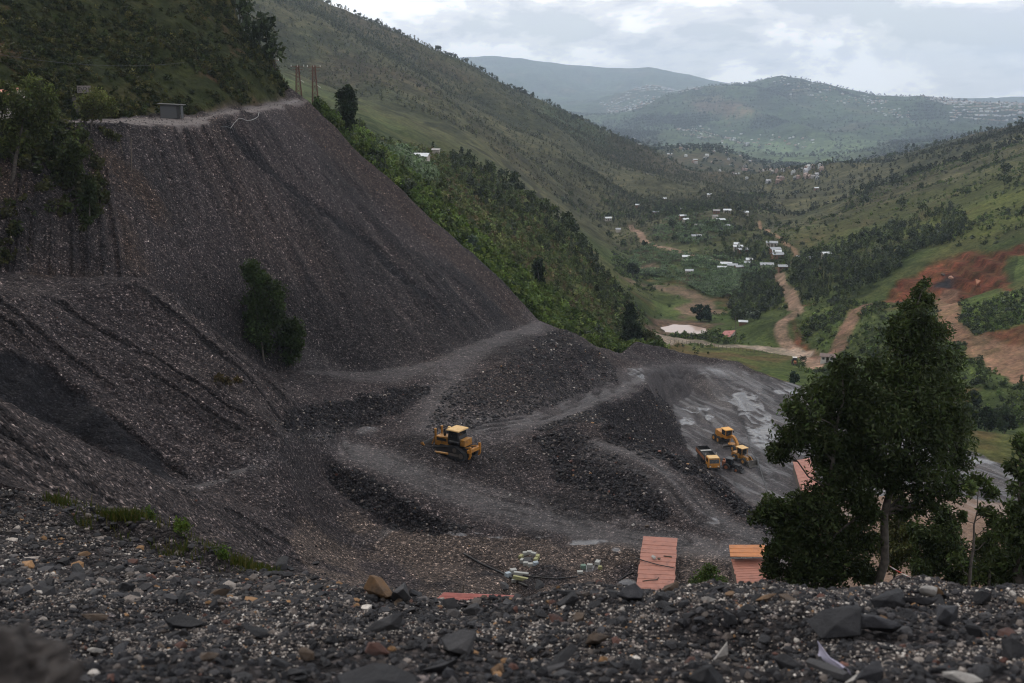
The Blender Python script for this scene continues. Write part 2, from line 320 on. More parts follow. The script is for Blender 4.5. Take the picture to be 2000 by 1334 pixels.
# relief
N1 = fbm(X, Y, 2.4, 3, 1); N2 = fbm(X, Y, 0.8, 2, 2); N3 = fbm(X, Y, 11, 3, 6)
slope_poly = inpoly([(-300,262),(130,247),(330,245),(430,238),(545,212),(604,197),(800,391),(1050,623),(870,692),(720,728),(520,722),(430,655),(270,545),(0,528),(-300,528)], 100, 225, False)
tpoly = inpoly([(-300,585),(320,570),(420,650),(560,760),(560,870),(480,935),(345,940),(180,782),(90,702),(-300,680)], 75, 125, False)
npoly = inpoly([(-300,750),(0,780),(150,852),(330,942),(480,1000),(640,1100),(560,1100),(400,1048),(250,995),(-300,955)], 28, 90, False)
bnk = lambda p, a=0, b=240: inpoly(p, a, b)
loose = bnk([(640,893),(700,925),(800,980),(880,1010),(930,1030),(850,1048),(750,1018),(680,988),(630,935)], 90, 120) | bnk([(1040,858),(1120,848),(1170,880),(1240,915),(1320,1000),(1290,1022),(1200,988),(1090,938)], 95, 135) \
    | bnk([(590,788),(700,772),(800,750),(840,765),(800,795),(700,832),(600,870),(540,900),(520,870),(560,810)], 105, 140) | bnk([(1170,834),(1260,862),(1340,894),(1378,916),(1461,985),(1530,1040),(1500,1045),(1420,990),(1350,935),(1270,893),(1190,868)], 95, 140)
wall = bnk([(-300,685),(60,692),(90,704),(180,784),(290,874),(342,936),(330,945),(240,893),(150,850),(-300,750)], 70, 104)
scarp = bnk([(1040,838),(1150,801),(1230,776),(1265,760),(1300,780),(1345,868),(1250,862),(1170,836),(1100,845)], 120, 200)
mend = bnk([(1060,640),(1130,648),(1205,718),(1203,744),(1130,775),(1060,800),(1000,815),(960,800),(1080,720)], 125, 215)
mound = bnk([(870,760),(1000,700),(1090,640),(1205,718),(1203,744),(1060,800),(900,838),(830,846)], 110, 215)
yard = bnk([(1200,722),(1330,714),(1560,748),(2400,900),(2400,1010),(1640,1010),(1500,1000),(1400,930),(1342,872),(1300,792),(1270,750)], 120, 245)
tan_ = bnk([(1600,985),(1800,925),(1990,945),(2400,985),(2400,1250),(1600,1250)], 95, 165)
pit = bnk([(560,1040),(640,1000),(740,1020),(860,1045),(1000,1050),(1250,1065),(1600,1080),(1600,1175),(640,1175)], 60, 108)
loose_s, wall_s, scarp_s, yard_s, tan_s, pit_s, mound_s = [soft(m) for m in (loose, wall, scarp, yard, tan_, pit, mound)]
def road(pix, w, e=0.6, rmin=1.5): return sstep(w / 2 + e, w / 2 - e, linedist(pix, rmin) + 0.35 * N1)
tracks = np.maximum.reduce([road([(930,835),(1060,812),(1130,787),(1205,753),(1265,729),(1340,716),(1420,724)], 6.0, 2.4, 100), road([(690,880),(760,905),(850,946),(950,982),(1100,1025),(1250,1052),(1330,1062),(1500,1085)], 5.5, 2.0, 80),
    road([(1165,874),(1260,902),(1317,945),(1368,1000),(1440,1035),(1500,1058)], 4.0, 1.6, 90), 0.6 * road([(845,835),(860,770),(880,712),(940,678),(1030,645),(1085,633)], 6, 2.4, 110), 0.6 * road([(600,712),(680,733),(760,733),(830,713)], 6, 1.5, 110)])
gully = road([(345,948),(430,945),(480,935),(540,903),(590,873),(660,851),(720,836)], 2.6, .7, 80)
brook = road([(735,985),(760,1005),(775,1025),(740,1045),(690,1055)], 1.0, .4, 80)
uproad = soft(bnk([(-300,240),(0,238),(130,234),(215,233),(330,229),(400,226),(440,215),(500,207),(556,194),(578,191),(604,197),(590,200),(545,211),(500,217),(440,230),(400,241),(330,245),(215,243),(130,247),(-300,268)], 118, 230), 1.0)
wetn = sstep(-.1, 0.4, fbm(X * .9 + Y * .45, (Y * .9 - X * .45) * .16, 1.1, 4, 9))
ruts = 0
for q in ([(930,835),(1060,812),(1130,787),(1205,753),(1265,729),(1340,716),(1420,724)], [(690,880),(760,905),(850,946),(950,982),(1100,1025),(1250,1052),(1330,1062)], [(1165,874),(1260,902),(1317,945),(1368,1000),(1440,1035),(1500,1058)], [(1000,905),(1040,950),(1120,985),(1200,1010)], [(960,880),(990,930),(1060,975),(1160,1012)],
          [(1350,770),(1380,830),(1400,900),(1440,960)], [(1420,745),(1450,800),(1480,860),(1500,930)], [(1500,745),(1510,800),(1530,860)]):
    for dv in (-9, -3, 4, 11):
        d = linedist([(u + dv * .8, v + dv + (3 if k % 2 else -2)) for k, (u, v) in enumerate(q)], 80); ruts = ruts + np.exp(-((d - .95) / 0.26) ** 2) * np.clip(.45 + .7 * N1, 0, 1)
puddle = np.zeros_like(Z)
for u, v, a, b in ((1360,800,26,7),(1340,822,22,8),(1386,815,10,10),(1480,800,12,10),(1475,770,10,8),(1490,835,14,10),(1500,860,12,7),(1540,765,40,5),(1495,815,12,8),(1365,872,8,5),(1150,1110,16,6),(1205,1085,12,6),(1225,1140,18,9),(900,1042,45,6),(1010,1048,70,5),(1160,1060,70,6),(1750,880,30,10),(1900,900,60,8),(1950,870,40,6),(1860,930,50,8),(1990,930,40,6),(640,852,50,7),(700,838,30,6),(490,934,40,6),(1400,1015,20,6),(1590,880,40,10),(1700,960,40,9)):
    i0, i1 = np.searchsorted(RI, 80), np.searchsorted(RI, 245)
    q = ((PU[i0:i1] - u) / a) ** 2 + ((PV[i0:i1] - v) / b) ** 2
    puddle[i0:i1] = np.maximum(puddle[i0:i1], sstep(1.15, 0.5, q + 0.55 * fbm(X[i0:i1], Y[i0:i1], 1.8, 3, 11)))
stripe = sstep(1.0, 0.55, np.minimum(linedist([(1445,770),(1460,790),(1478,815),(1492,845),(1500,870)], 100) / 2.6 + 0.6 * fbm(X, Y, 1.7, 3, 12), 9))
puddle = np.maximum(puddle, stripe) * sstep(-.30, .12, fbm(X * .9 + Y * .45, (Y * .9 - X * .45) * .4, 1.3, 4, 86))
puddle = np.clip(puddle * (mine & (RR > 60)), 0, 1)
flat = np.clip(tracks + gully + 0.9 * uproad + 0.75 * yard_s + puddle + 0.6 * pit_s, 0, 1)
# downhill streaks: noise drawn out along the fall of each face
def streak(ax, ay, w, ln, s): return fbm((X * ax + Y * ay), (X * -ay + Y * ax) * w / ln, w, 3, s)
_ph = np.arctan2(PU - 130, PV + 256); _ds = np.hypot(PU - 130, PV + 256)      # rills fan out from the head of the tip
SS = fbm(_ph * 70, _ds / 220, 1.0, 3, 21); S2 = fbm(_ph * 210, _ds / 90, 1.0, 3, 22)
SMOD = np.clip(.55 + .9 * fbm(X, Y, 30, 3, 26), .1, 1.6)
def fall(mask, w, ln, s):
    A_ = np.c_[X[mask], Y[mask], np.ones(mask.sum())]; g = np.linalg.lstsq(A_, Z0[mask], rcond=None)[0][:2]; g /= np.hypot(*g); return streak(-g[1], g[0], w, ln, s)
TS = fall(tpoly, 1.3, 26, 23); NS = fall(npoly, 1.1, 26, 24)
groove = sstep(2.4, .6, linedist([(457,258),(520,317),(633,410),(710,462),(790,545),(867,605)], 100) + .5 * N1)
edge_d = linedist([(600,205),(700,312),(800,402),(900,487),(1000,582),(1050,632)], 150)
edge_br = sstep(16, 4, edge_d + 3 * SS) * slope_poly
rough = MINE * (1 - 0.85 * flat)
Z = Z + (RR >= 31) * (rough * (0.20 * N1 + 0.10 * N2 * sstep(230, 120, RR) + 0.5 * N3 * (RR < 240) * (1 - uproad)) + 0.22 * rough * loose_s * N2 + 0.5 * wall_s * fbm(X, Y, 5, 4, 41))
Z = Z + slope_poly * (0.5 * SS * SMOD + 0.07 * S2 + 0.35 * np.clip(fbm(X, Y, 26, 4, 25), -1, 1)) * (1 - uproad) - 0.6 * groove * slope_poly
Z = Z + soft(tpoly) * (0.34 * TS - 0.5 * sstep(.35, .7, TS)) + soft(npoly) * (0.30 * NS - 0.4 * sstep(.35, .7, NS))
# benched layers on the mound, heaps along the yard's edge, ruts
Z = Z + soft(mound, 3) * 0.8 * np.sin(-(X * .95 + Y * .3) * .9 + 2 * N3) * sstep(-5, 12, X)
for u, v, r, h, w in ((1245,690,214,2.0,4.5),(1312,694,222,1.5,4.0),(1275,692,219,1.2,3.5),(1440,722,226,1.6,5),(1380,706,228,1.2,5),(470,225,172,.8,3.5),(430,232,166,.7,3),(1200,1085,96,.7,2.4),(1030,905,118,.8,2.6),(1230,1000,104,.5,2.5),(1115,855,126,1.0,4),(1200,860,123,.9,3.5),(255,532,113,1.3,3.2),(350,580,110,1.0,3),(630,1060,93,.8,3),(560,985,99,1.2,5),(610,950,103,1.0,4),(500,1010,93,1.0,4)):
    a, el = azel(u, v); x, y = r * math.sin(a), r * math.cos(a); Z = Z + h * np.exp(-((X - x) ** 2 + (Y - y) ** 2) / (w * w)) * MINE
Z = Z + 0.10 * yard_s * fbm(X * .9 + Y * .45, (Y * .9 - X * .45) * .14, 1.2, 3, 85) * (1 - puddle)
Z = Z - 0.13 * np.clip(ruts, 0, 1.3) * MINE - 0.06 * puddle
# near bank: small bumps only, the stones are modelled
Z = Z + (RR < 31) * (0.07 * fbm(X, Y, .7, 3, 31) + 0.16 * fbm(X, Y, 2.0, 3, 32) * sstep(3, 7, RR) - .16 * np.exp(-((RR - 6.9 - .5 * fbm(X, Y, 3, 2, 33)) / .45) ** 2))
# hills: ribs and gullies
hn = hillm & (RR < 420)
Z = Z + soft(hn, 2) * (0.8 * fbm(X, Y, 14, 4, 51) + 1.1 * np.abs(streak(.3, .95, 16, 40, 52)) + .35 * fbm(X, Y, 3, 3, 53)) * sstep(0, 6, RR - 150 + 0 * Z) * (1 - uproad)
natn = (nat & ~hillm & (RR < 900))
_keep = sstep(0, 25, RR - EDGE)
Z = Z + natn * _keep * (1.6 * fbm(X, Y, 45, 4, 54) + 0.5 * fbm(X, Y, 9, 3, 55))
mtn = sstep(700, 900, RR) * sstep(2100, 1700, RR)
Z = Z + mtn * (13 * fbm(X, Y, 240, 5, 61) - 16 * np.abs(streak(.75, .66, 190, 500, 62)) + 5)
_low = 1 - 0.9 * sstep(-225, -248, Z)
Z = Z + sstep(2300, 4200, RR) * _low * (30 * fbm(X, Y, 700, 5, 63) - 62 * np.abs(streak(.95, .3, 480, 1300, 64)) + 22) * sstep(13500, 11500, RR)
_q = soft(bnk(crop7((1160,440),(1260,340),(1380,270),(1500,208),(1700,150),(1850,138),(1990,100),(2300,80),(2300,140),(1990,150),(1880,170),(1900,300),(1930,370),(1780,360),(1640,400),(1600,440),(1480,390),(1420,350),(1300,400)), 320, 520)); _st = 3.4; _zz = Z / _st + .25 * fbm(X, Y, 18, 3, 142); _fr = _zz - np.floor(_zz); Z = Z + _q * .85 * _st * (sstep(.55, .95, _fr) - _fr)      # benches cut in the red quarry
PU, PV = project(X, Y, Z)
# roads of the valley are drawn on the finished relief
mainroad = road(crop6((280,320),(330,360),(390,440),(430,465),(600,500),(760,545),(1000,600),(1200,675)), 4.5, .8, 260)
mainroad = np.maximum(mainroad, road(crop6((1400,690),(1440,790),(1510,850),(1530,930),(1560,990),(1500,1020),(1440,1060),(1430,1150),(1480,1240),(1560,1300),(1640,1350),(1700,1400)), 5.2, 1, 260))
lowroad = road(crop6((380,1165),(490,1180),(700,1195),(1000,1235),(1300,1265),(1480,1290),(1560,1310)), 12, .8, 260)
path = np.maximum(road(crop6((1340,370),(1460,450),(1540,500),(1550,545)), 3, .6, 400), road(crop6((1270,290),(1340,370)), 2.5, .6, 400))
loop = road(crop7((1070,455),(1020,480),(940,620),(900,720),(820,760),(730,745)), 6, 1.2, 260)
quarry = soft(bnk(crop7((1160,440),(1260,340),(1380,270),(1500,208),(1700,150),(1850,138),(1990,100),(2300,80),(2300,140),(1990,150),(1880,170),(1900,300),(1930,370),(1780,360),(1640,400),(1600,440),(1480,390),(1420,350),(1300,400)), 320, 520))
qroad = np.maximum(road(crop7((1560,390),(1540,450),(1560,520),(1545,580),(1620,640)), 7, 1, 240), soft(bnk(crop7((1490,560),(1560,575),(1700,640),(1850,650),(2300,720),(2300,950),(1990,930),(1800,830),(1680,720),(1560,620)), 240, 420)))
redbank = soft(bnk(crop7((1700,640),(1850,620),(2000,560),(2300,560),(2300,760),(1990,720),(1850,660)), 260, 420) | bnk(crop6((1500,1040),(1560,1000),(1530,1090),(1560,1180),(1640,1290),(1700,1340),(1600,1310),(1530,1200)), 300, 430) | bnk(crop6((1580,920),(1700,900),(1680,950),(1560,960)), 350, 520))
riverbed = soft(bnk(crop6((430,775),(600,770),(800,795),(920,880),(940,950),(1030,1000),(900,1020),(700,1005),(640,960),(740,890),(600,830)), 380, 640) | bnk(crop6((190,695),(250,700),(410,760),(380,785),(250,740)), 400, 700) | bnk(crop6((350,640),(500,630),(510,660),(360,690)), 450, 700))
rim = soft(bnk(crop6((370,1120),(420,1070),(560,1035),(700,1025),(860,1060),(980,1060),(960,1100),(860,1130),(700,1150),(500,1160)), 380, 560))
PONDC = hit(*crop6((690, 1112))[0], 300)
pond_d = np.hypot((X - PONDC.x) / 11.0, (Y - PONDC.y) / 13.0)
Z = np.where((pond_d < 1.6) & (RR > 300), Z + (PONDC.z - 0.8 - Z) * sstep(1.6, 1.05, pond_d), Z)
fields = [(crop6((30,190),(90,150),(215,185),(190,215),(60,215)), (.105,.115,.04)), (crop6((1420,430),(1700,320),(1960,310),(1960,400),(1600,530),(1560,540)), (.085,.078,.032)), (crop6((540,880),(760,870),(700,940),(640,1010),(420,990),(440,900)), (.075,.10,.03)),
          ([(1290,690),(1400,700),(1530,738),(1545,770),(1400,735),(1290,712)], (.06,.085,.022)), ([(700,262),(760,288),(840,330),(830,400),(770,345),(720,300)], (.085,.105,.035)), ([(900,395),(1000,385),(960,430),(920,440)], (.14,.10,.055)), ([(1600,610),(1690,590),(1640,690),(1590,690)], (.06,.09,.025)), ([(1870,590),(2010,560),(2010,640),(1900,650),(1862,620)], (.055,.085,.022)), ([(1600,440),(1760,390),(1950,330),(2010,340),(2010,470),(1850,480),(1640,480)], (.062,.068,.024)),
          ([(1740,450),(1860,410),(2010,370),(2010,440),(1900,470)], (.085,.10,.026)), (crop6((100,520),(260,540),(300,590),(180,620)), (.075,.10,.035)), ([(1300,250),(1700,270),(1640,330),(1500,312),(1280,290)], (.10,.135,.06)), ([(1050,190),(1160,230),(1200,260),(1100,250)], (.09,.12,.06)), (crop6((920,1020),(1050,1010),(1050,1060),(900,1050)), (.07,.10,.03)),
          ([(500,120),(560,140),(700,200),(680,240),(560,190)], (.075,.095,.04)), ([(700,200),(800,215),(980,300),(900,290),(780,240)], (.075,.075,.036)), ([(1050,265),(1200,290),(1330,330),(1250,340),(1100,300)], (.07,.07,.036))]
reds = [([(1330,205),(1400,200),(1460,210),(1500,232),(1440,238),(1380,225)], 1), ([(1700,245),(1760,250),(1740,270),(1710,265)], 1), (crop7((1030,1130),(1250,1150),(1200,1200),(1060,1190)), 0)]
P1 = fbm(X, Y, 60, 5, 71); P2 = fbm(X, Y, 14, 4, 72); P3 = fbm(X, Y, 3.2, 3, 73); P4 = fbm(X, Y, 400, 5, 74); P5 = fbm(X, Y, 1500, 4, 75)
col = np.empty(Z.shape + (3,), np.float32); col[:] = (.052, .070, .023)
col = c3(sstep(-.1, .7, P1), col, (.078, .082, .030)); col = c3(sstep(.1, .8, P2) * .8, col, (.028, .040, .014)); col = c3(sstep(.45, .9, fbm(X, Y, 25, 4, 76)) * .6, col, (.10, .058, .032))
_m = sstep(560, 800, RR); mcol = np.empty_like(col); mcol[:] = (.072, .070, .037); mcol = c3(sstep(-.05, .5, P4 + .5 * P1), mcol, (.047, .051, .026)); mcol = c3(sstep(.15, .6, fbm(X, Y, 170, 5, 77)) * .7, mcol, (.075, .060, .036))
col = c3(_m, col, mcol)
_f = sstep(2400, 4000, RR); fcol = np.empty_like(col); fcol[:] = (.042, .064, .030); fcol = c3(sstep(-.2, .5, P5 + .7 * P4), fcol, (.030, .042, .020)); fcol = c3(sstep(.3, .7, fbm(X, Y, 260, 5, 78)) * .6, fcol, (.10, .085, .05)); fcol = c3(sstep(.25, .6, fbm(X, Y, 130, 4, 79)) * .7, fcol, (.022, .034, .016))
col = c3(_f, col, fcol)
col = c3(sstep(-190, -222, Z) * (RR > 2600), col, (.095, .135, .062))
for p, c in fields: col = c3(soft(bnk(p, 235, 9000)) * .75 * (0.7 + .3 * np.clip(P3, -1, 1)), col, c)
for p, c in reds: col = c3(soft(bnk(p, 500, 9000)) * .5 * sstep(-.3, .5, P2 + P4), col, (.16, .085, .06))
hcol = np.empty_like(col); hcol[:] = (.026, .031, .011); hcol = c3(sstep(0, .7, P2), hcol, (.050, .046, .018)); hcol = c3(sstep(.2, .8, P3) * .6, hcol, (.018, .024, .009)); hcol = c3(sstep(.55, .85, fbm(X, Y, 9, 4, 80)) * .7, hcol, (.075, .045, .026))
col = c3(soft(hn), col, hcol)
for m, c, k in ((riverbed, (.17, .115, .085), .9), (rim, (.10, .065, .05), .95), (quarry, (.135, .045, .026), 1), (redbank, (.12, .045, .028), .95), (qroad, (.20, .118, .08), 1), (loop, (.16, .095, .07), 1), (mainroad, (.23, .155, .115), 1), (path, (.24, .15, .10), .9), (lowroad, (.26, .21, .17), 1)):
    if m is quarry: c = np.array(c, np.float32) * (1 + .5 * fbm(X * .5 + Y * .2, Y * 1.6 - X * .5 + 3 * P2, 9, 4, 141))[..., None]
    col = c3(np.clip(m * k * (.85 + .25 * P3), 0, 1) * (RR > 232), col, np.asarray(c, np.float32) * (1 + .25 * P2[..., None]))
coal = soft(bnk(crop7((1470,300),(1560,290),(1600,330),(1560,360),(1480,355)), 320, 500)); col = c3(coal, col, (.03, .03, .034))
_wx = 14 * fbm(X, Y, 60, 3, 121); _wy = 14 * fbm(X, Y, 60, 3, 122)
plot = hash2(np.floor((X + _wx) / 19), np.floor((Y + _wy + .4 * X) / 34), 5); col = col * (1 + (nat & ~hn & (RR > 250) & (RR < 1100)) * .55 * (plot - .5))[..., None]
plot = hash2(np.floor((X + 5 * _wx) / 70), np.floor((Y + 5 * _wy) / 190), 6); col = col * (1 + (RR > 2300) * .7 * (plot - .45))[..., None]; plot = hash2(np.floor((X + 3 * _wx + .5 * Y) / 55), np.floor((Y + 3 * _wy) / 80), 7); col = col * (1 + ((RR > 800) & (RR < 1700)) * .3 * (plot - .5))[..., None]
# spoil colours
sp = np.empty_like(col); sp[:] = (.041, .0355, .0365); sp = c3(sstep(-.3, .6, N3), sp, (.027, .0245, .0255)); sp = c3(sstep(.2, .9, fbm(X, Y, 22, 4, 81)) * .6, sp, (.043, .035, .033))
left_soil = soft(bnk([(-300,275),(250,290),(330,420),(300,540),(-300,528)], 100, 140), 3); sp = c3(left_soil * sstep(-.4, .5, fbm(X, Y, 6, 4, 82)) * .8, sp, (.046, .034, .028))
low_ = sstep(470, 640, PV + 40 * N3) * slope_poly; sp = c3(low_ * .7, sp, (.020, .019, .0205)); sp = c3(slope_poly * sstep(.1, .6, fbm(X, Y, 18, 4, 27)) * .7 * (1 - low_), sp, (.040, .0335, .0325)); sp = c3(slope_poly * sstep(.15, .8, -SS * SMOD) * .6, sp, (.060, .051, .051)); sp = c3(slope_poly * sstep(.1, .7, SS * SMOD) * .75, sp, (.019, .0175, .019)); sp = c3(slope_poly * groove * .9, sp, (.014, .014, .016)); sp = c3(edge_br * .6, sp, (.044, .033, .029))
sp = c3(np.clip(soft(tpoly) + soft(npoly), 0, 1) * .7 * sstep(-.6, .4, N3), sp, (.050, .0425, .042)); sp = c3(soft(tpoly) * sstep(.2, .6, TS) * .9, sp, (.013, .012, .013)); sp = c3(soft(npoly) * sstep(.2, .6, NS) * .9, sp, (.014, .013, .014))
sp = c3(np.clip(loose_s + .8 * scarp_s + .4 * soft(mend), 0, 1) * .85, sp, (.016, .0155, .0175)); sp = c3(wall_s * .95, sp, (.011, .011, .013))  # loose banks dark; shade painted on scarp, mound end and fresh-coal cut wall
sp = c3(pit_s * sstep(-.7, .2, fbm(X, Y, 5, 4, 83)), sp, (.068, .056, .050)); sp = c3(yard_s * .8, sp, (.052, .048, .050)); sp = c3(sstep(0, .6, fbm(X * .9 + Y * .45, (Y * .9 - X * .45) * .14, 1.2, 4, 84)) * yard_s * .6, sp, (.085, .077, .074))
sp = c3(tan_s, sp, (.160, .108, .080)); sp = c3(np.clip(tracks * (.75 + .35 * N1), 0, 1), sp, (.066, .060, .061)); sp = c3(uproad, sp, (.125, .108, .104)); sp = c3(np.clip(gully + brook, 0, 1) * .5, sp, (.048, .044, .046))
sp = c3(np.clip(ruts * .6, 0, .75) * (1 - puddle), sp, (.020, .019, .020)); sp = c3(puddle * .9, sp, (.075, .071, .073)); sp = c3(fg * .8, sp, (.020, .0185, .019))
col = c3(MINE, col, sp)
_gx = np.abs(np.gradient(blur(Z, 1.5), axis=0)) / np.gradient(RI)[:, None]; _gy = np.abs(np.gradient(blur(Z, 1.5), axis=1)) / (RR * (AZ[1] - AZ[0])); level = sstep(.42, .2, np.hypot(_gx, _gy)); puddle = puddle * level; gully = gully * (.35 + .65 * level)
wet = level * np.clip(puddle + .35 * gully + .45 * brook + .22 * tracks + .30 * yard_s * wetn + .12 * yard_s + .30 * uproad * sstep(520, 600, PU), 0, 1) * MINE
grit = np.clip(MINE * (1 - .45 * tracks) * (1 - .9 * puddle) * (1 - .6 * yard_s) * (1 - uproad) * (1 - .9 * tan_s) * (1 - .5 * wall_s), 0, 1)
ZONE_ID = np.zeros(Z.shape, np.int32)            # which named piece of the setting a ground point belongs to
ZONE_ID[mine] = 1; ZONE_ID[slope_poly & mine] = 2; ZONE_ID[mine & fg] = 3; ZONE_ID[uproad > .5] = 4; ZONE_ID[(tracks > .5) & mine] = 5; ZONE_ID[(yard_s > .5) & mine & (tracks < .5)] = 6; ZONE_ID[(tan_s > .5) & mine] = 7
ZONE_ID[nat & (RR >= 232) & (RR < 700)] = 8; ZONE_ID[nat & (RR >= 700) & (RR < 2300)] = 9; ZONE_ID[RR >= 2300] = 10; ZONE_ID[hn] = 11
ZONE_ID[(np.maximum.reduce([mainroad, lowroad, qroad, loop, path]) > .5) & (RR > 232)] = 12; ZONE_ID[(quarry > .5)] = 13; ZONE_ID[(puddle > .6) & mine] = 14; ZONE_ID[(riverbed > .5)] = 15
ZN = {0: 'natural_slope', 1: 'mine_ground', 2: 'spoil_slope', 3: 'gravel_bank', 4: 'upper_road', 5: 'haul_track', 6: 'mine_yard', 7: 'mud_flat', 8: 'valley_ground', 9: 'mountainside', 10: 'far_hills', 11: 'hillside', 12: 'dirt_road', 13: 'red_quarry_ground', 14: 'puddle', 15: 'riverbed'}
EL = Z / RI[:, None]; CM = np.maximum.accumulate(EL, 0); CM = np.vstack([np.full((1, NA), -9.), CM[:-1]])   # skyline so far, for visibility
# ------------------------------------------------------------------ materials
def mat(name):
    m = bpy.data.materials.new(name); m.use_nodes = True; t = m.node_tree; b = t.nodes['Principled BSDF']
    return m, t, b
def nd(t, ty, **k):
    n = t.nodes.new(ty)
    for a, v in k.items(): setattr(n, a, v)
    return n
def mixc(t, fac, a, b, mode='MIX'):
    n = nd(t, 'ShaderNodeMix', data_type='RGBA', blend_type=mode)
    for s, v in ((0, fac), (6, a), (7, b)):
        if hasattr(v, 'is_linked'): t.links.new(v, n.inputs[s])
        elif isinstance(v, (int, float)): n.inputs[s].default_value = v if s == 0 else (v, v, v, 1)
        else: n.inputs[s].default_value = tuple(v) + ((1,) if len(v) == 3 else ())
    return n.outputs[2]
def ramp(t, src, stops, interp='LINEAR'):
    n = nd(t, 'ShaderNodeValToRGB'); n.color_ramp.interpolation = interp; el = n.color_ramp.elements
    el[0].position, el[0].color = stops[0][0], (*stops[0][1], 1); el[1].position, el[1].color = stops[-1][0], (*stops[-1][1], 1)
    for p, c in stops[1:-1]: x = el.new(p); x.color = (*c, 1)
    t.links.new(src, n.inputs[0]); return n.outputs[0]
def mth(t, op, a, b=0.0, c=None):
    n = nd(t, 'ShaderNodeMath', operation=op)
    for i, v in enumerate((a, b) if c is None else (a, b, c)):
        if hasattr(v, 'is_linked'): t.links.new(v, n.inputs[i])
        else: n.inputs[i].default_value = v
    return n.outputs[0]
def spoil_mat(name, cells):
    m, t, b = mat(name); at = nd(t, 'ShaderNodeAttribute', attribute_name='Col'); gr = nd(t, 'ShaderNodeAttribute', attribute_name='grit'); we = nd(t, 'ShaderNodeAttribute', attribute_name='wet')
    ge = nd(t, 'ShaderNodeNewGeometry'); c = at.outputs['Color']; hs = None
    for k, (size, amt, lo) in enumerate(cells):
        vo = nd(t, 'ShaderNodeTexVoronoi'); vo.inputs['Scale'].default_value = 1 / size; t.links.new(ge.outputs['Position'], vo.inputs['Vector'])
        sr = nd(t, 'ShaderNodeSeparateColor'); t.links.new(vo.outputs['Color'], sr.inputs[0])
        # stones: mostly dark shale, some brown, few pale quartz
        tone = ramp(t, sr.outputs[0], [(0, (.35, .36, .40)), (.45, (.8, .8, .82)), (.72, (1.25, 1.2, 1.17)), (.90, (1.9, 1.78, 1.68)), (.96, (4.2, 3.95, 3.7)), (1.0, (6.6, 6.4, 6.2))])
        f = mth(t, 'MULTIPLY', gr.outputs['Fac'], amt); c2 = mixc(t, 1.0, c, tone, 'MULTIPLY'); c = mixc(t, f, c, c2)
        h = mth(t, 'SUBTRACT', 1.0, vo.outputs['Distance']); h = mth(t, 'MULTIPLY', h, size * 1.1); hs = h if hs is None else mth(t, 'ADD', hs, h)
    nz = nd(t, 'ShaderNodeTexNoise'); nz.inputs['Scale'].default_value = .9; nz.inputs['Detail'].default_value = 7; nz.inputs['Roughness'].default_value = .7; t.links.new(ge.outputs['Position'], nz.inputs['Vector'])
    c = mixc(t, .8, c, mixc(t, 1.0, c, ramp(t, nz.outputs['Fac'], [(.25, (.55, .55, .56)), (.5, (1, 1, 1)), (.75, (1.45, 1.42, 1.4))]), 'MULTIPLY'))
    t.links.new(c, b.inputs['Base Color'])
    rg = ramp(t, we.outputs['Fac'], [(0, (.86,) * 3), (.3, (.50,) * 3), (.62, (.20,) * 3), (1, (.05,) * 3)]); t.links.new(rg, b.inputs['Roughness'])
    t.links.new(mth(t, 'MULTIPLY_ADD', we.outputs['Fac'], .5, .08), b.inputs['Specular IOR Level'])
    bp = nd(t, 'ShaderNodeBump'); bp.inputs['Distance'].default_value = 1.0; t.links.new(hs, bp.inputs['Height'])
    st = mth(t, 'MULTIPLY_ADD', mth(t, 'SUBTRACT', 1.0, we.outputs['Fac']), .85, .0); st = mth(t, 'MULTIPLY', st, mth(t, 'MULTIPLY_ADD', gr.outputs['Fac'], .7, .25)); t.links.new(st, bp.inputs['Strength']); t.links.new(bp.outputs[0], b.inputs['Normal'])
    return m
M_SPOIL = spoil_mat('mine_spoil', ((.36, .22, 0), (.17, .6, 0), (.11, .6, 0)))
M_BANK = spoil_mat('bank_gravel', ((.10, .8, 0), (.035, .8, 0)))
def turf_mat(name, scales):
    m, t, b = mat(name); at = nd(t, 'ShaderNodeAttribute', attribute_name='Col'); ge = nd(t, 'ShaderNodeNewGeometry'); c = at.outputs['Color']; hh = None
    for s, amt in scales:
        nz = nd(t, 'ShaderNodeTexNoise'); nz.inputs['Scale'].default_value = 1 / s; nz.inputs['Detail'].default_value = 6; nz.inputs['Roughness'].default_value = .68; t.links.new(ge.outputs['Position'], nz.inputs['Vector'])
        c = mixc(t, amt, c, mixc(t, 1.0, c, ramp(t, nz.outputs['Fac'], [(.3, (.42, .45, .42)), (.5, (1, 1, 1)), (.7, (1.75, 1.6, 1.5))]), 'MULTIPLY'))
        h = mth(t, 'MULTIPLY', nz.outputs['Fac'], s * .5); hh = h if hh is None else mth(t, 'ADD', hh, h)
    t.links.new(c, b.inputs['Base Color']); b.inputs['Roughness'].default_value = .95; b.inputs['Specular IOR Level'].default_value = .05
    bp = nd(t, 'ShaderNodeBump'); bp.inputs['Distance'].default_value = 1; bp.inputs['Strength'].default_value = .8; t.links.new(hh, bp.inputs['Height']); t.links.new(bp.outputs[0], b.inputs['Normal'])
    return m
M_TURF = turf_mat('valley_turf', ((5, .7), (1.4, .7))); M_MTN = turf_mat('mountain_scrub', ((40, .6), (9, .8))); M_FAR = turf_mat('far_land', ((260, .5), (60, .8)))
ZM = {0: M_TURF, 8: M_TURF, 9: M_MTN, 10: M_FAR, 11: M_TURF, 12: M_TURF, 13: M_TURF, 15: M_TURF, 3: M_BANK}
_i = np.arange(NR - 1, dtype=np.int64)[:, None] * NA; _j = np.arange(NA - 1, dtype=np.int64)[None]
FA = np.stack([_i + _j, _i + _j + 1, _i + _j + 1 + NA, _i + _j + NA], -1).reshape(-1, 4); FZ = ZONE_ID[:-1, :-1].ravel()
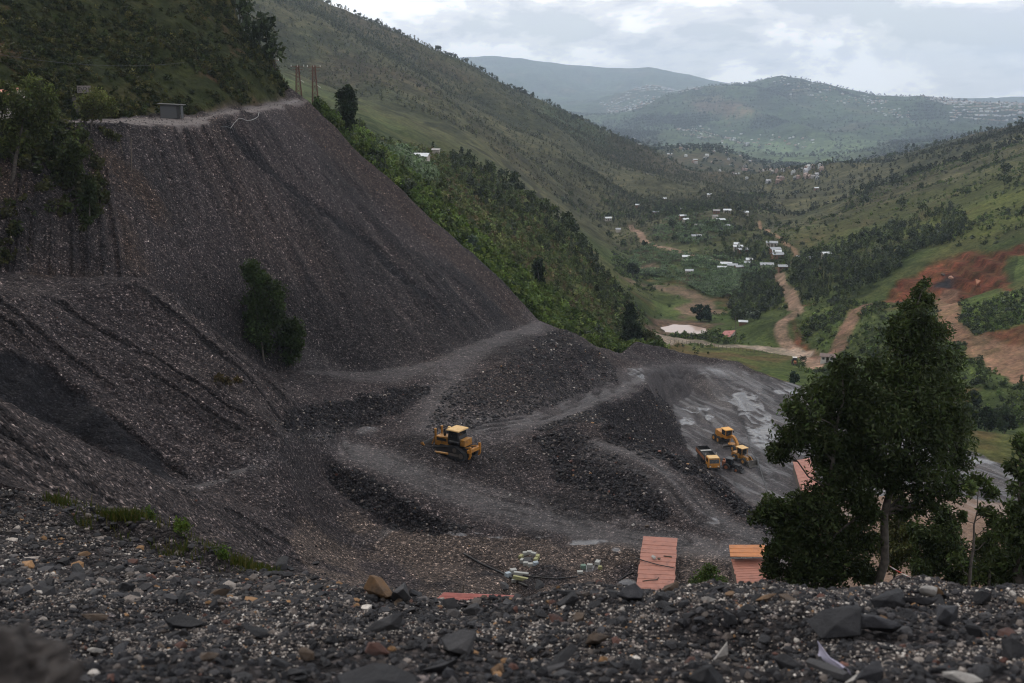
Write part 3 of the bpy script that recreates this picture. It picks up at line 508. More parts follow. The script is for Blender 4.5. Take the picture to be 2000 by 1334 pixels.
VA = np.stack([X, Y, Z], -1).reshape(-1, 3)
for zid, nm in ZN.items():
    f = FA[FZ == zid]
    if not len(f): continue
    u, inv = np.unique(f, return_inverse=True)
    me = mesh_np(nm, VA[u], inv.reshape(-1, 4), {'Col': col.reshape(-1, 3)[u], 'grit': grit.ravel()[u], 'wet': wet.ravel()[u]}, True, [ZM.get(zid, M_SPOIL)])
    tag(link(nm, me), kind='structure')
# pond of pale brown water
M_POND, _t, _b = mat('muddy_water'); _b.inputs['Base Color'].default_value = (.42, .31, .25, 1); _b.inputs['Roughness'].default_value = .08
_n = 48; _v = [(PONDC.x + 10 * math.cos(k / _n * 2 * math.pi) * (1 + .10 * math.sin(k * .7)), PONDC.y + 11.5 * math.sin(k / _n * 2 * math.pi) * (1 + .08 * math.sin(k * .9 + 1)), PONDC.z - .35) for k in range(_n)]
me = bpy.data.meshes.new('pond'); me.from_pydata(_v, [], [list(range(_n))]); me.materials.append(M_POND); tag(link('pond', me), kind='structure')
# ------------------------------------------------------------------ plants
def leaf_mat(name, trans=.3):
    m, t, b = mat(name); at = nd(t, 'ShaderNodeAttribute', attribute_name='Col'); t.links.new(at.outputs['Color'], b.inputs['Base Color']); b.inputs['Roughness'].default_value = .6; b.inputs['Specular IOR Level'].default_value = .12
    tr = nd(t, 'ShaderNodeBsdfTranslucent'); t.links.new(mixc(t, 1.0, at.outputs['Color'], (1.1, 1.15, .6), 'MULTIPLY'), tr.inputs['Color'])
    mx_ = nd(t, 'ShaderNodeMixShader'); mx_.inputs[0].default_value = trans; out = t.nodes['Material Output']
    t.links.new(b.outputs[0], mx_.inputs[1]); t.links.new(tr.outputs[0], mx_.inputs[2]); t.links.new(mx_.outputs[0], out.inputs['Surface']); return m
M_LEAF = leaf_mat('leaves'); M_FARLEAF = leaf_mat('distant_leaves', .15)
M_BARK, _t, _b = mat('bark'); _ge = nd(_t, 'ShaderNodeTexCoord'); _nz = nd(_t, 'ShaderNodeTexNoise'); _nz.inputs['Scale'].default_value = 6; _nz.inputs['Detail'].default_value = 6; _t.links.new(_ge.outputs['Object'], _nz.inputs['Vector'])
_t.links.new(ramp(_t, _nz.outputs['Fac'], [(.3, (.025, .02, .016)), (.7, (.085, .07, .058))]), _b.inputs['Base Color']); _b.inputs['Roughness'].default_value = .9
def unit(n, r=None):
    v = rng.normal(size=(n, 3)); v /= np.linalg.norm(v, axis=1)[:, None] + 1e-9; return v
def leaf_quads(C, ln, wd, droop=.35):
    """rhombic sprigs at centres C: length ln, width wd (arrays or numbers) -> verts, quads"""
    n = len(C); d = unit(n); d[:, 2] -= droop; d /= np.linalg.norm(d, axis=1)[:, None]
    s = np.cross(d, unit(n)); s /= np.linalg.norm(s, axis=1)[:, None] + 1e-9
    ln = np.broadcast_to(ln, (n,))[:, None] * rng.uniform(.7, 1.3, (n, 1)); wd = np.broadcast_to(wd, (n,))[:, None] * rng.uniform(.7, 1.3, (n, 1))
    V = np.stack([C - d * ln * .5, C + s * wd * .5, C + d * ln * .5, C - s * wd * .5], 1).reshape(-1, 3)
    return V, np.arange(4 * n).reshape(-1, 4)
def clumped(n, c, rad, k=9, tight=.42):
    """n points of foliage in a lumpy ball"""
    sub_ = unit(k) * (rng.uniform(.25, 1, (k, 1)) ** .5) * .72; i = rng.integers(0, k, n)
    p = sub_[i] + rng.normal(size=(n, 3)) * tight * .62 * rng.uniform(.5, 1.0, k)[i][:, None]
    q = np.linalg.norm(p, axis=1); p[q > 1.15] *= (1.0 / q[q > 1.15])[:, None]
    return np.asarray(c) + p * np.asarray(rad), i
def tube(path, radii, sides=6):
    path = np.asarray(path, float); V = []; F = []
    for i, p in enumerate(path):
        t = path[min(i + 1, len(path) - 1)] - path[max(i - 1, 0)]; t /= np.linalg.norm(t) + 1e-9
        a = np.cross(t, (0.3, 1, 0.2)); a /= np.linalg.norm(a) + 1e-9; b = np.cross(t, a)
        for k in range(sides):
            w = 2 * math.pi * k / sides; V.append(p + radii[i] * (math.cos(w) * a + math.sin(w) * b))
    for i in range(len(path) - 1):
        for k in range(sides): F.append((i * sides + k, i * sides + (k + 1) % sides, (i + 1) * sides + (k + 1) % sides, (i + 1) * sides + k))
    return np.array(V), np.array(F)
def join(parts):
    V = []; F = []; o = 0
    for v, f in parts: V.append(v); F.append(f + o); o += len(v)
    return np.vstack(V), np.vstack(F)
def bend(a, b, up=.15, n=6, wob=.04):
    a = np.asarray(a, float); b = np.asarray(b, float); L_ = np.linalg.norm(b - a); t = np.linspace(0, 1, n)[:, None]
    p = a + (b - a) * t; p[:, 2] += (t * (1 - t))[:, 0] * L_ * up; p[1:-1] += rng.normal(size=(n - 2, 3)) * L_ * wob; return p
def at_depth(u, v, dep):
    d = dirv(u, v); return d * dep           # dirv has unit depth
def lobed_tree(name, label, cat, base, lobes, r=None, leaf=(.24, .09), dens=1.0, tint=(.027, .037, .013), trunk=.16, group=None, bare=.45, lean=None):
    """a tree with its own trunk, limbs and foliage masses; base (u, v) on the ground, lobes (u, v, radius in px)"""
    if r is None: b = hit(*base, 20)
    else:
        a, el = azel(*base); x, y = r * math.sin(a), r * math.cos(a); b = Vector((x, y, ground(x, y)))
    b = np.array(b); dep = b[1] * CP - b[2] * SP; m = dep / FPX
    root = bpy.data.objects.new(name, None); COL.objects.link(root); root.location = b; root.empty_display_size = .3
    tag(root, label, cat, group)
    LC = []
    for u, v, rad in lobes:
        rm = rad * m; LC.append((at_depth(u, v, dep + rng.normal() * rm * .7) - b, rm))
    top = min(range(len(lobes)), key=lambda i: lobes[i][1]); tp = LC[top][0]
    mid = tp * .5; mid[:2] += (lean or (0, 0))
    tr = np.vstack([[0, 0, -.5], bend((0, 0, 0), mid, 0, 5, .015), bend(mid, tp, 0, 5, .02)[1:]])
    rad_ = trunk * np.linspace(1.15, .12, len(tr)); tubes = [tube(tr, rad_, 8)]
    for c, rm in LC:
        h = np.clip(c[2] - rm * .4 - .25 * np.linalg.norm(c[:2] - tr[np.argmin(abs(tr[:, 2] - c[2]))][:2]) * 2, .12 * tp[2], .95 * tp[2])
        k = int(np.argmin(abs(tr[:, 2] - h))); s = tr[k]; w = rad_[k] * .45
        if np.linalg.norm(c - s) > .3:
            pb = bend(s, c, .12, 6); tubes.append(tube(pb, np.linspace(w, .018 + .1 * w, 6), 5))
            for _ in range(5):
                e_ = c + unit(1)[0] * rm * .8; tubes.append(tube(bend(pb[rng.integers(3, 6)], e_, .1, 4), np.linspace(w * .3 + .006, .005, 4), 4))
    V, F = join(tubes); link('trunk', mesh_np('trunk', V, F, None, True, [M_BARK]), root)
    Ps = []; Cs = []
    for c, rm in LC:
        rm *= 1.16; n = int(dens * 3.2 * 4 * rm * rm * 3.14 / (leaf[0] * leaf[1])); p, i = clumped(n, c, (rm, rm, rm * .95), 20, .47); Ps.append(p)
        Cs.append((rng.uniform(.5, 1.75, 20)[i] * rng.uniform(.75, 1.25, n)) * rng.uniform(.85, 1.2))
    P = np.vstack(Ps); k = np.concatenate(Cs); V, F = leaf_quads(P, leaf[0], leaf[1])
    c = np.asarray(tint) * k[:, None] * (1 + rng.normal(size=(len(k), 3)) * .06)
    link('crown', mesh_np('crown', V, F, {'Col': np.repeat(c, 4, 0)}, False, [M_LEAF]), root); return root
# templates for plants seen from afar: leaves first, then a thin stem (quads)
def template(kind):
    if kind == 'euc':
        k = rng.integers(5, 8); zs = np.linspace(.34, .93, k) + rng.normal(size=k) * .03; C = np.stack([rng.normal(size=k) * .07, rng.normal(size=k) * .07, zs], 1); R_ = .15 - .07 * abs(zs - .55); n = 16; sz = (.13, .07)
    elif kind == 'round':
        k = 7; C = unit(k) * .24 + np.array([0, 0, .58]); R_ = np.full(k, .22); n = 14; sz = (.2, .13)
    elif kind == 'cone':
        k = 6; zs = np.linspace(.2, .9, k); C = np.stack([rng.normal(size=k) * .03, rng.normal(size=k) * .03, zs], 1); R_ = .22 - .17 * zs; n = 16; sz = (.15, .09)
    elif kind == 'shrub':
        k = 5; C = unit(k) * .26 + np.array([0, 0, .36]); R_ = np.full(k, .32); n = 13; sz = (.26, .15)
    elif kind == 'tuft':
        k = 3; C = unit(k) * .2 + np.array([0, 0, .3]); R_ = np.full(k, .35); n = 8; sz = (.4, .2)
    elif kind == 'banana':
        n_ = 9; V = []; F = []
        for j in range(n_):
            a = rng.uniform(0, 6.28); o = rng.normal(size=2) * .25; w = .11; d = np.array([math.cos(a), math.sin(a)]); s = np.array([-d[1], d[0]]) * w; z0 = rng.uniform(.35, .5)
            q = np.array([[*(o), z0], [*(o + d * .22 + s), z0 + .38], [*(o + d * .5), z0 + .3 - rng.uniform(0, .25)], [*(o + d * .22 - s), z0 + .36]]); V.append(q); F.append(np.arange(4) + 4 * j)
        V = np.vstack(V); return V, np.array(F), np.repeat(rng.uniform(.7, 1.4, n_), 4), n_
    else:
        k = 4; zs = np.array([.35, .5, .65, .82]); C = np.stack([rng.normal(size=k) * .08, rng.normal(size=k) * .08, zs], 1); R_ = np.array([.17, .2, .18, .12]); n = 6; sz = (.26, .17)
    P = np.vstack([c + unit(n) * (rng.uniform(0, 1, (n, 1)) ** .4) * r for c, r in zip(C, R_)]); V, F = leaf_quads(P, sz[0], sz[1], .2); kk = np.repeat(rng.uniform(.6, 1.4, len(C)), n) * rng.uniform(.75, 1.25, len(P)); cc = np.repeat(kk, 4); nl = len(F)
    if kind in ('euc', 'round'):
        v, f = tube([(0, 0, -.05), (.01, .01, .45), (C[-1][0] * .5, C[-1][1] * .5, .8)], (.016, .012, .006), 4); F = np.vstack([F, f + len(V)]); V = np.vstack([V, v]); cc = np.concatenate([cc, np.full(len(v), 1.1)])
    return V, F, cc, nl
TPL = {k: [template(k) for _ in range(6)] for k in ('euc', 'round', 'cone', 'shrub', 'tuft', 'banana', 'far')}
CELL = RR * np.gradient(RI)[:, None] * (AZ[1] - AZ[0])
def scatter(n, mask, tall=3.0, jitter=True, dens=None, seen=True):
    m = mask & (EL > CM - tall / RR) if seen else mask
    ii = np.flatnonzero(m.ravel())
    if not len(ii): return np.zeros((0, 3))
    w = CELL.ravel()[ii]
    if dens is not None: w = w * np.clip(dens.ravel()[ii], 0, None)
    k = rng.choice(ii, size=n, p=w / w.sum()); p = VA[k].copy()
    if jitter:
        s = np.sqrt(CELL.ravel()[k])[:, None]; p[:, :2] += rng.uniform(-.6, .6, (n, 2)) * s
    return p
def plants(name, pos, size, tint, kinds=('shrub',), matl=None, var=.25, slim=1.0, kind='stuff', sink=.05):
    """many plants nobody would count, as one mesh"""
    n = len(pos); size = np.broadcast_to(size, (n,)); Vs = []; Fs = []; Cs = []; o = 0
    tint = np.asarray(tint, float); tint = tint[rng.integers(0, len(tint), n)] if tint.ndim == 2 else np.repeat(tint[None], n, 0)
    tint = tint * np.exp(rng.normal(size=(n, 1)) * var); which = rng.integers(0, 6 * len(kinds), n)
    for w in range(6 * len(kinds)):
        i = np.flatnonzero(which == w)
        if not len(i): continue
        V, F, cc, nl = TPL[kinds[w // 6]][w % 6]; a = rng.uniform(0, 6.283, len(i)); ca, sa = np.cos(a)[:, None], np.sin(a)[:, None]; s = size[i][:, None]
        sl = slim * rng.uniform(.8, 1.25, (len(i), 1)); x = (V[None, :, 0] * ca - V[None, :, 1] * sa) * s * sl + pos[i, 0:1]; y = (V[None, :, 0] * sa + V[None, :, 1] * ca) * s * sl + pos[i, 1:2]; z = (V[None, :, 2] - sink) * s + pos[i, 2:3]
        Vs.append(np.stack([x, y, z], -1).reshape(-1, 3)); Fs.append((F[None] + (np.arange(len(i)) * len(V))[:, None, None]).reshape(-1, 4) + o); o += len(i) * len(V)
        Cs.append((tint[i][:, None, :] * cc[None, :, None]).reshape(-1, 3))
    o_ = link(name, mesh_np(name, np.vstack(Vs), np.vstack(Fs), {'Col': np.vstack(Cs)}, False, [matl or M_FARLEAF])); o_['kind'] = kind; return o_
_tm = {}
def single_tree(name, label, cat, p, size, kind, tint_i, group, slim=1.0):
    """one countable tree too small in the picture to show its parts"""
    v = rng.integers(0, 6); key = (kind, v, tint_i)
    if key not in _tm:
        V, F, cc, nl = TPL[kind][v]; c = np.asarray(TINTS[tint_i])[None] * cc[:, None]
        me = mesh_np(name, V, F, {'Col': c}, False, [M_FARLEAF, M_BARK], np.r_[np.zeros(nl), np.ones(len(F) - nl)]); _tm[key] = me
    o = link(name, _tm[key], None, Vector(p) - Vector((0, 0, .04 * size))); o.scale = (size * slim, size * slim, size); o.rotation_euler = (0, 0, rng.uniform(0, 6.28)); return tag(o, label, cat, group)
TINTS = [(.036, .048, .019), (.050, .066, .024), (.068, .086, .030), (.028, .038, .018), (.056, .068, .045)]
# --- the big trees in front of the yard
lobed_tree('eucalyptus_tree', 'tallest dark eucalyptus at right, pointed crown and visible trunk behind the gravel bank', 'tree', (1708,1150), [(1806,552,11),(1792,570,16),(1812,588,18),(1785,600,24),(1800,630,30),(1768,632,26),(1750,655,32),(1822,650,34),(1775,690,56),(1832,712,44),(1722,722,38),(1790,765,66),(1852,775,40),(1722,795,52),(1832,840,58),(1762,850,58),(1862,885,42),(1700,855,42),(1790,915,52),(1852,950,38),(1742,930,42),(1872,822,32),(1702,925,36),(1805,985,32),(1765,1000,26),(1690,985,24)], r=42, trunk=.2, dens=.62)
lobed_tree('eucalyptus_tree', 'broad dense dark tree standing left of the tallest one, in front of the orange roof', 'tree', (1590,1165), [(1645,715,24),(1650,750,38),(1608,772,38),(1570,802,38),(1642,802,48),(1592,850,46),(1540,850,33),(1652,872,48),(1520,885,24),(1622,920,44),(1652,955,48),(1500,992,28),(1530,1008,36),(1592,1025,44),(1652,1032,46),(1530,1070,38),(1592,1090,46),(1652,1100,42),(1692,1065,28),(1510,1112,24),(1560,1130,33),(1620,1140,28),(1600,975,40),(1560,1050,40),(1560,985,24),(1690,1000,34),(1680,900,36),(1690,1120,26),(1480,1010,18)], r=41, trunk=.18, dens=.85)
lobed_tree('slender_tree', 'thin open tree with bare lower branches between the tallest tree and the right edge', 'tree', (1893,1140), [(1913,942,20),(1934,962,17),(1896,955,14),(1925,1000,16),(1946,1018,20),(1880,1010,12),(1935,1050,12),(1868,1092,18)], r=40, trunk=.07, dens=.8, tint=(.040, .054, .018))
lobed_tree('eucalyptus_tree', 'dark leafy tree cut off by the right edge of the photo', 'tree', (1990,1165), [(1995,868,22),(1990,918,24),(1997,960,28),(1985,1002,27),(1975,1050,33),(1997,1090,34),(1958,1100,28),(1985,1140,33),(2022,900,30),(2032,1000,50),(2032,1100,50)], r=35, trunk=.18, dens=.9)
lobed_tree('young_tree', 'yellowish thin young tree just right of the tallest tree trunk', 'tree', (1748,1130), [(1750,1008,26),(1745,1048,32),(1776,1038,24),(1742,1090,28),(1768,1080,26),(1758,975,16)], r=52, trunk=.07, dens=.85, tint=(.055, .058, .022))
lobed_tree('young_tree', 'dark bushy young tree under the right side of the tallest crown', 'tree', (1835,1130), [(1830,1060,36),(1852,1030,28),(1822,1100,34),(1870,1122,26),(1888,1092,22),(1800,1042,24),(1842,1000,18),(1862,1070,26),(1800,1110,26)], r=50, trunk=.08, dens=1.1, tint=(.034, .046, .017))
lobed_tree('young_tree', 'dark leafy young tree between the thin tree and the right edge tree', 'tree', (1928,1150), [(1925,1072,26),(1936,1108,30),(1914,1130,24),(1946,1040,20),(1950,1140,24)], r=44, trunk=.08, dens=.9, tint=(.034, .045, .016))
lobed_tree('bush', 'bright green leafy bush between the two orange roofs behind the gravel bank', 'bush', (1382,1165), [(1385,1118,16),(1372,1140,26),(1402,1145,20)], r=62, trunk=.04, dens=.8, tint=(.050, .075, .020))
# --- trees on the left slope and along the spoil edge
lobed_tree('leaning_tree', 'large olive tree at far left whose trunk leans over the dark slope', 'tree', (22,360), [(60,165,22),(85,190,26),(45,195,28),(15,205,28),(60,225,32),(95,222,20),(25,245,26),(75,255,20),(10,180,20),(20,290,24),(50,275,18)], trunk=.22, dens=.6, leaf=(.5, .2), tint=(.055, .066, .022))
lobed_tree('umbrella_tree', 'pale olive tree with a rounded flat crown beside the upper road', 'tree', (178,252), [(185,190,20),(160,205,16),(208,203,18),(195,218,18),(222,215,9),(170,225,12)], trunk=.12, dens=.7, leaf=(.42, .18), tint=(.068, .075, .026))
lobed_tree('dark_tree', 'slim dark tree on the slope just below the left end of the upper road', 'tree', (104,310), [(106,255,12),(104,275,14),(104,295,13)], trunk=.1, dens=.8, leaf=(.45, .18), tint=(.026, .034, .014))
lobed_tree('dark_tree', 'bushy dark tree on the left slope, upper of two under the umbrella tree', 'tree', (142,375), [(140,285,18),(152,300,16),(128,312,16),(148,330,18),(138,352,14),(160,262,12)], trunk=.12, dens=.8, leaf=(.45, .18), tint=(.032, .041, .015))
lobed_tree('dark_tree', 'round dark tree lowest on the left slope, above the terrace', 'tree', (174,440), [(175,365,14),(172,388,18),(176,412,18),(170,430,12)], trunk=.1, dens=.9, leaf=(.45, .18), tint=(.022, .031, .012))
lobed_tree('bush', 'low olive bush on the bare slope just right of the umbrella tree', 'bush', (215,275), [(212,262,10),(228,268,8),(200,255,8)], trunk=.05, dens=.8, leaf=(.45, .18), tint=(.045, .048, .018))
lobed_tree('slope_tree', 'taller green tree at the foot of the spoil slope', 'tree', (515,705), [(490,528,20),(505,552,24),(536,572,22),(503,595,28),(525,625,30),(498,650,22),(540,600,16),(515,672,22),(490,620,16)], trunk=.16, dens=.75, leaf=(.45, .18), tint=(.030, .045, .015))
lobed_tree('slope_tree', 'shorter rounded green tree right of the taller one at the spoil slope foot', 'tree', (566,715), [(572,640,20),(562,660,22),(580,672,16),(566,692,20),(585,650,12)], trunk=.14, dens=.85, leaf=(.45, .18), tint=(.028, .042, .014))
lobed_tree('bush', 'small brownish bush below the pair of trees at the spoil slope foot', 'bush', (432,755), [(428,738,10),(445,745,9),(465,742,8)], trunk=.04, dens=.6, leaf=(.4, .16), tint=(.055, .042, .022))
lobed_tree('tall_dark_tree', 'tall dark tree standing alone at the top right edge of the spoil slope', 'tree', (664,268), [(678,182,15),(684,197,14),(668,192,12),(678,212,18),(680,232,15),(672,248,14),(690,214,9)], r=222, trunk=.2, dens=1, leaf=(.8, .35), tint=(.016, .024, .011))
lobed_tree('bush', 'round dark bush left of the tall dark tree at the spoil edge', 'bush', (632,262), [(634,222,15),(626,238,16),(645,240,14),(638,255,16),(650,225,10)], r=221, trunk=.12, dens=.9, leaf=(.8, .35), tint=(.030, .040, .016))
lobed_tree('dark_tree', 'dark bush tree on the spoil edge halfway down, below the small farmhouse', 'tree', (742,345), [(738,305,12),(735,322,14),(748,330,10),(725,300,9)], r=226, trunk=.12, dens=.9, leaf=(.8, .35), tint=(.022, .032, .013))
lobed_tree('gum_tree', 'small blue green tree at the spoil edge among green bushes', 'tree', (922,495), [(922,468,10),(918,482,11),(928,484,8)], r=224, trunk=.1, dens=.9, leaf=(.7, .3), tint=(.055, .075, .058))
lobed_tree('dark_tree', 'tall narrow dark tree rising from the green bushes above the mound', 'tree', (1052,580), [(1050,512,10),(1052,528,14),(1048,545,15),(1055,560,13)], r=250, trunk=.16, dens=1, leaf=(.8, .35), tint=(.016, .024, .012))
lobed_tree('cypress_tree', 'tall dark conical tree at the end of the mound beside the lower road', 'tree', (1238,690), [(1230,598,9),(1233,615,13),(1228,632,14),(1240,645,17),(1234,662,20),(1248,670,16),(1222,668,12)], r=258, trunk=.2, dens=1.1, leaf=(.8, .35), tint=(.015, .023, .012))
lobed_tree('round_tree', 'olive rounded tree right of the dark conical tree by the yard edge', 'tree', (1272,690), [(1268,655,12),(1276,668,12),(1266,676,10)], r=252, trunk=.12, dens=.8, leaf=(.7, .3), tint=(.045, .05, .02))
lobed_tree('round_tree', 'solitary round dark tree standing by the upper riverbed in the valley', 'tree', (1236,540), [(1237,521,10),(1232,527,7),(1243,527,7)], r=None, trunk=.3, dens=1, leaf=(1.6, .8), tint=(.02, .028, .014))
lobed_tree('bamboo_clump', 'dark feathery clump with arching fronds beside the brown pond', 'bamboo', (1372,628), [(1356,606,7),(1366,600,7),(1382,604,8),(1378,614,9),(1368,616,9),(1385,620,6)], trunk=.15, dens=1, leaf=(1.8, .45), tint=(.018, .03, .018))
for i, (lb, b, lo, r_) in enumerate([('dark round tree beyond the yard edge at the far right, leftmost of its row', (1893,835), [(1890,800,14),(1898,815,15),(1885,820,12)], 225), ('dark spreading tree beyond the yard edge, second in the row at right', (1930,845), [(1925,808,14),(1940,812,13),(1920,825,14),(1938,830,12)], 222), ('dark round tree beyond the yard edge, rightmost of the row', (1965,850), [(1962,802,13),(1968,818,15),(1958,832,12),(1975,830,10)], 218), ('small dark tree higher on the brown slope above the row at right', (1905,790), [(1903,772,10),(1908,782,9)], 262)]):
    lobed_tree('dark_tree', lb, 'tree', b, lo, r=r_, trunk=.14, dens=.85, leaf=(.8, .35), tint=(.020, .029, .014))
lobed_tree('bush', 'small dark bush at the yard edge below the road junction', 'bush', (1552,748), [(1550,733,8),(1556,738,7),(1548,742,7)], r=240, trunk=.06, dens=.9, leaf=(.6, .28), tint=(.03, .045, .03))
# --- undergrowth and woods
up = lambda p, a, b: inpoly(p, a, b)
GREEN = [(.062, .095, .025), (.084, .122, .031), (.050, .075, .023), (.105, .132, .040)]
band = up([(612,212),(660,222),(700,280),(760,330),(850,400),(950,480),(1050,560),(1110,610),(1200,670),(1290,690),(1290,720),(1190,700),(1050,640),(900,500),(700,320),(620,235)], 212, 300) & nat
plants('undergrowth', scatter(5200, band, 4, seen=False), rng.uniform(1.4, 4.2, 5200), GREEN, ('shrub', 'shrub', 'round'), M_LEAF)
hd = np.clip(.5 + 1.1 * fbm(X, Y, 12, 3, 91), .05, 2)
plants('hillside_scrub', scatter(15000, hn & (RR < 290) & (uproad < .3), 4, dens=hd), rng.uniform(.45, 1.6, 15000), [(.024, .032, .010), (.038, .041, .013), (.017, .024, .009), (.052, .049, .017)], ('shrub', 'tuft'), M_LEAF)
spur = up([(690,250),(760,283),(870,297),(950,332),(1050,397),(1160,502),(1240,612),(1290,690),(1190,690),(1050,560),(900,440),(780,330),(690,280)], 250, 520)
fieldm = up([(715,275),(760,290),(850,335),(830,400),(775,350)], 240, 430)
plants('spur_scrub', scatter(9000, spur & nat & ~fieldm, 5), np.exp(rng.uniform(math.log(.6), math.log(2.8), 9000)), [(.066, .090, .030), (.092, .116, .038), (.052, .068, .027), (.110, .120, .046), (.115, .092, .05)], ('shrub', 'tuft'))
ledge = up([(-300,245),(60,246),(140,250),(210,300),(200,430),(150,470),(0,520),(-300,520)], 105, 140)
plants('slope_scrub', scatter(700, ledge & slope_poly, 3, dens=np.clip(fbm(X, Y, 9, 3, 95), 0, 2) + .05), rng.uniform(.5, 2.0, 700), [(.028, .036, .013), (.045, .045, .018)], ('shrub', 'tuft'), M_LEAF)
wood = up([(1545,600),(1545,520),(1600,500),(1700,460),(1800,425),(1880,410),(1880,470),(1790,495),(1720,555),(1640,605)], 350, 760); wood2 = up(crop6((1060,900),(1200,680),(1380,690),(1440,800),(1480,880),(1330,960),(1250,1040),(1060,1080)), 380, 640)
spurw = up([(880,300),(950,334),(1050,399),(1110,445),(1170,515),(1210,575),(1190,620),(1110,530),(1030,460),(960,420),(900,370)], 300, 520)
villw = up([(1180,470),(1230,425),(1300,385),(1500,380),(1560,470),(1540,520),(1470,525),(1300,485),(1240,500)], 480, 1000); footw = up([(1060,390),(1180,380),(1330,385),(1460,370),(1520,380),(1450,395),(1300,400),(1230,440),(1180,470),(1110,440)], 640, 1300)
rface = up([(1480,450),(1640,375),(1860,305),(2150,238),(2150,560),(1900,490),(1700,480),(1560,520)], 400, 960); lowr = up([(1560,590),(1850,600),(2150,560),(2150,860),(1700,800),(1560,720)], 232, 460)
clear = (np.maximum.reduce([mainroad, lowroad, qroad, loop, path, quarry, redbank * .6, riverbed, rim]) < .35) & (pond_d > 1.7)
cl = np.clip(.35 + 1.3 * fbm(X, Y, 45, 4, 92), .02, 2); T4 = np.array(TINTS)
plants('eucalyptus_wood', np.vstack([scatter(900, wood & clear, 8, dens=cl + .25), scatter(420, wood2 & clear, 8), scatter(520, villw & clear, 7, dens=cl), scatter(520, footw, 8, dens=cl)]), rng.uniform(2.8, 6.2, 2360), T4, ('euc', 'euc', 'round'))
plants('spur_wood', scatter(320, spurw & nat, 7, dens=cl), rng.uniform(2.4, 5.2, 320), T4[[0, 4, 1]], ('euc', 'round', 'cone'))
valf = up([(1200,470),(1560,540),(1560,690),(1300,690),(1200,660)], 330, 760) & clear
plants('hill_bushes', np.vstack([scatter(5000, rface & clear, 5, dens=cl + .1), scatter(6000, lowr & clear & nat, 4, dens=cl + .1), scatter(4000, villw & clear, 4, dens=cl + .1), scatter(3500, valf, 4, dens=cl)]), np.exp(rng.uniform(math.log(.45), math.log(3.0), 18500)), np.vstack([T4, GREEN]), ('shrub', 'tuft', 'tuft'))
ban = up(crop6((420,480),(1100,600),(1300,640),(1400,700),(1200,760),(1040,880),(930,880),(760,780),(350,700),(300,600)), 430, 760); ban2 = up([(720,300),(790,300),(850,340),(830,400),(780,370),(740,330)], 280, 420); ban3 = up(crop6((560,200),(1000,190),(1080,330),(900,470),(700,470),(420,430)), 560, 900)
plants('banana_grove', np.vstack([scatter(1500, ban & clear, 4, dens=cl + .3), scatter(420, ban2 & nat, 4), scatter(700, ban3 & clear, 4, dens=cl + .2)]), rng.uniform(2.2, 4.2, 2620), [(.070, .105, .045), (.055, .085, .035), (.085, .115, .06)], ('banana',))
ml = (RR > 820) & (RR < 1620) & (PU < 1480); md = np.clip(.12 + 1.2 * fbm(X, Y, 170, 5, 93), .03, 2)
plants('mountain_wood', scatter(24000, ml, 9, dens=md + .1), np.exp(rng.uniform(math.log(1.3), math.log(5.5), 24000)), [(.054, .060, .030), (.074, .077, .038), (.043, .050, .025), (.085, .080, .043)], ('far',))
mr = (RR > 900) & (RR < 1500) & (PU >= 1480); plants('ridge_wood', scatter(2600, mr, 9, dens=md + .2), rng.uniform(3, 7, 2600), [(.028, .034, .018), (.040, .044, .022)], ('far',))
fr = (RR > 1600) & (RR < 7200); fd = np.clip(-.1 + 1.3 * fbm(X, Y, 420, 4, 94), .0, 2) * (Z > -205) * ~inpoly([(1280,255),(1750,262),(1720,322),(1480,322),(1280,292)], 2400, 9000)
plants('distant_wood', scatter(9000, fr, 12, dens=fd + .04), rng.uniform(7, 17, 9000), [(.022, .032, .016), (.03, .04, .02)], ('far',), slim=1.5)
# --- countable trees: skylines and clearings
def row(line, n, size, kinds, tints, name, label, group, jit=2.5, rmin=200, cat='tree', slim=1.0):
    us = np.array([p[0] for p in line], float); vs = np.array([p[1] for p in line], float)
    for u in np.sort(rng.uniform(us[0], us[-1], n)):
        v0 = np.interp(u, us, vs); a, _e = azel(u, v0); j = int(np.clip(round((a - AZ[0]) / (AZ[1] - AZ[0])), 0, NA - 1)); i0 = np.searchsorted(RI, rmin[0]); i1 = np.searchsorted(RI, rmin[1])
        k = i0 + int(np.argmax(EL[i0:i1, j])); k = max(k - int(abs(rng.normal()) * jit), 0)
        single_tree(name, label, cat, VA[k * NA + j], rng.uniform(*size), kinds[rng.integers(0, len(kinds))], tints[rng.integers(0, len(tints))], group, slim)
row([(640,5),(800,75),(1000,158),(1170,238),(1440,372)], 130, (4, 8.5), ('euc', 'euc', 'round'), (0, 3), 'ridge_tree', 'small dark tree on the skyline of the big left mountain', 'trees along the skyline of the left mountain', 2, (1100, 1700), slim=1.3)
row([(1660,365),(2000,270)], 44, (4, 7.5), ('round', 'euc'), (3, 0), 'ridge_tree', 'dark tree in the row on the nearer right ridge', 'trees along the nearer right ridge', 2, (780, 960), slim=1.2)
row([(1540,375),(1720,308),(2000,232)], 60, (4, 8), ('euc', 'round'), (0, 1), 'ridge_tree', 'small tree on the skyline of the farther right ridge', 'trees along the farther right ridge', 2, (1100, 1500), slim=1.2)
row([(860,296),(1050,396),(1200,560)], 40, (4, 7.5), ('euc', 'round', 'cone'), (3, 0, 1), 'spur_tree', 'dark tree on the crest of the wooded spur below the farmhouse', 'trees along the crest of the wooded spur', 4, (380, 460), slim=1.1)
row([(400,-10),(450,5),(500,95),(545,160)], 14, (5, 9), ('euc', 'round'), (0, 3), 'hill_tree', 'slim dark tree at the skyline of the hill above the upper road', 'trees on the skyline of the hill above the road', 3, (190, 300), slim=1.0)
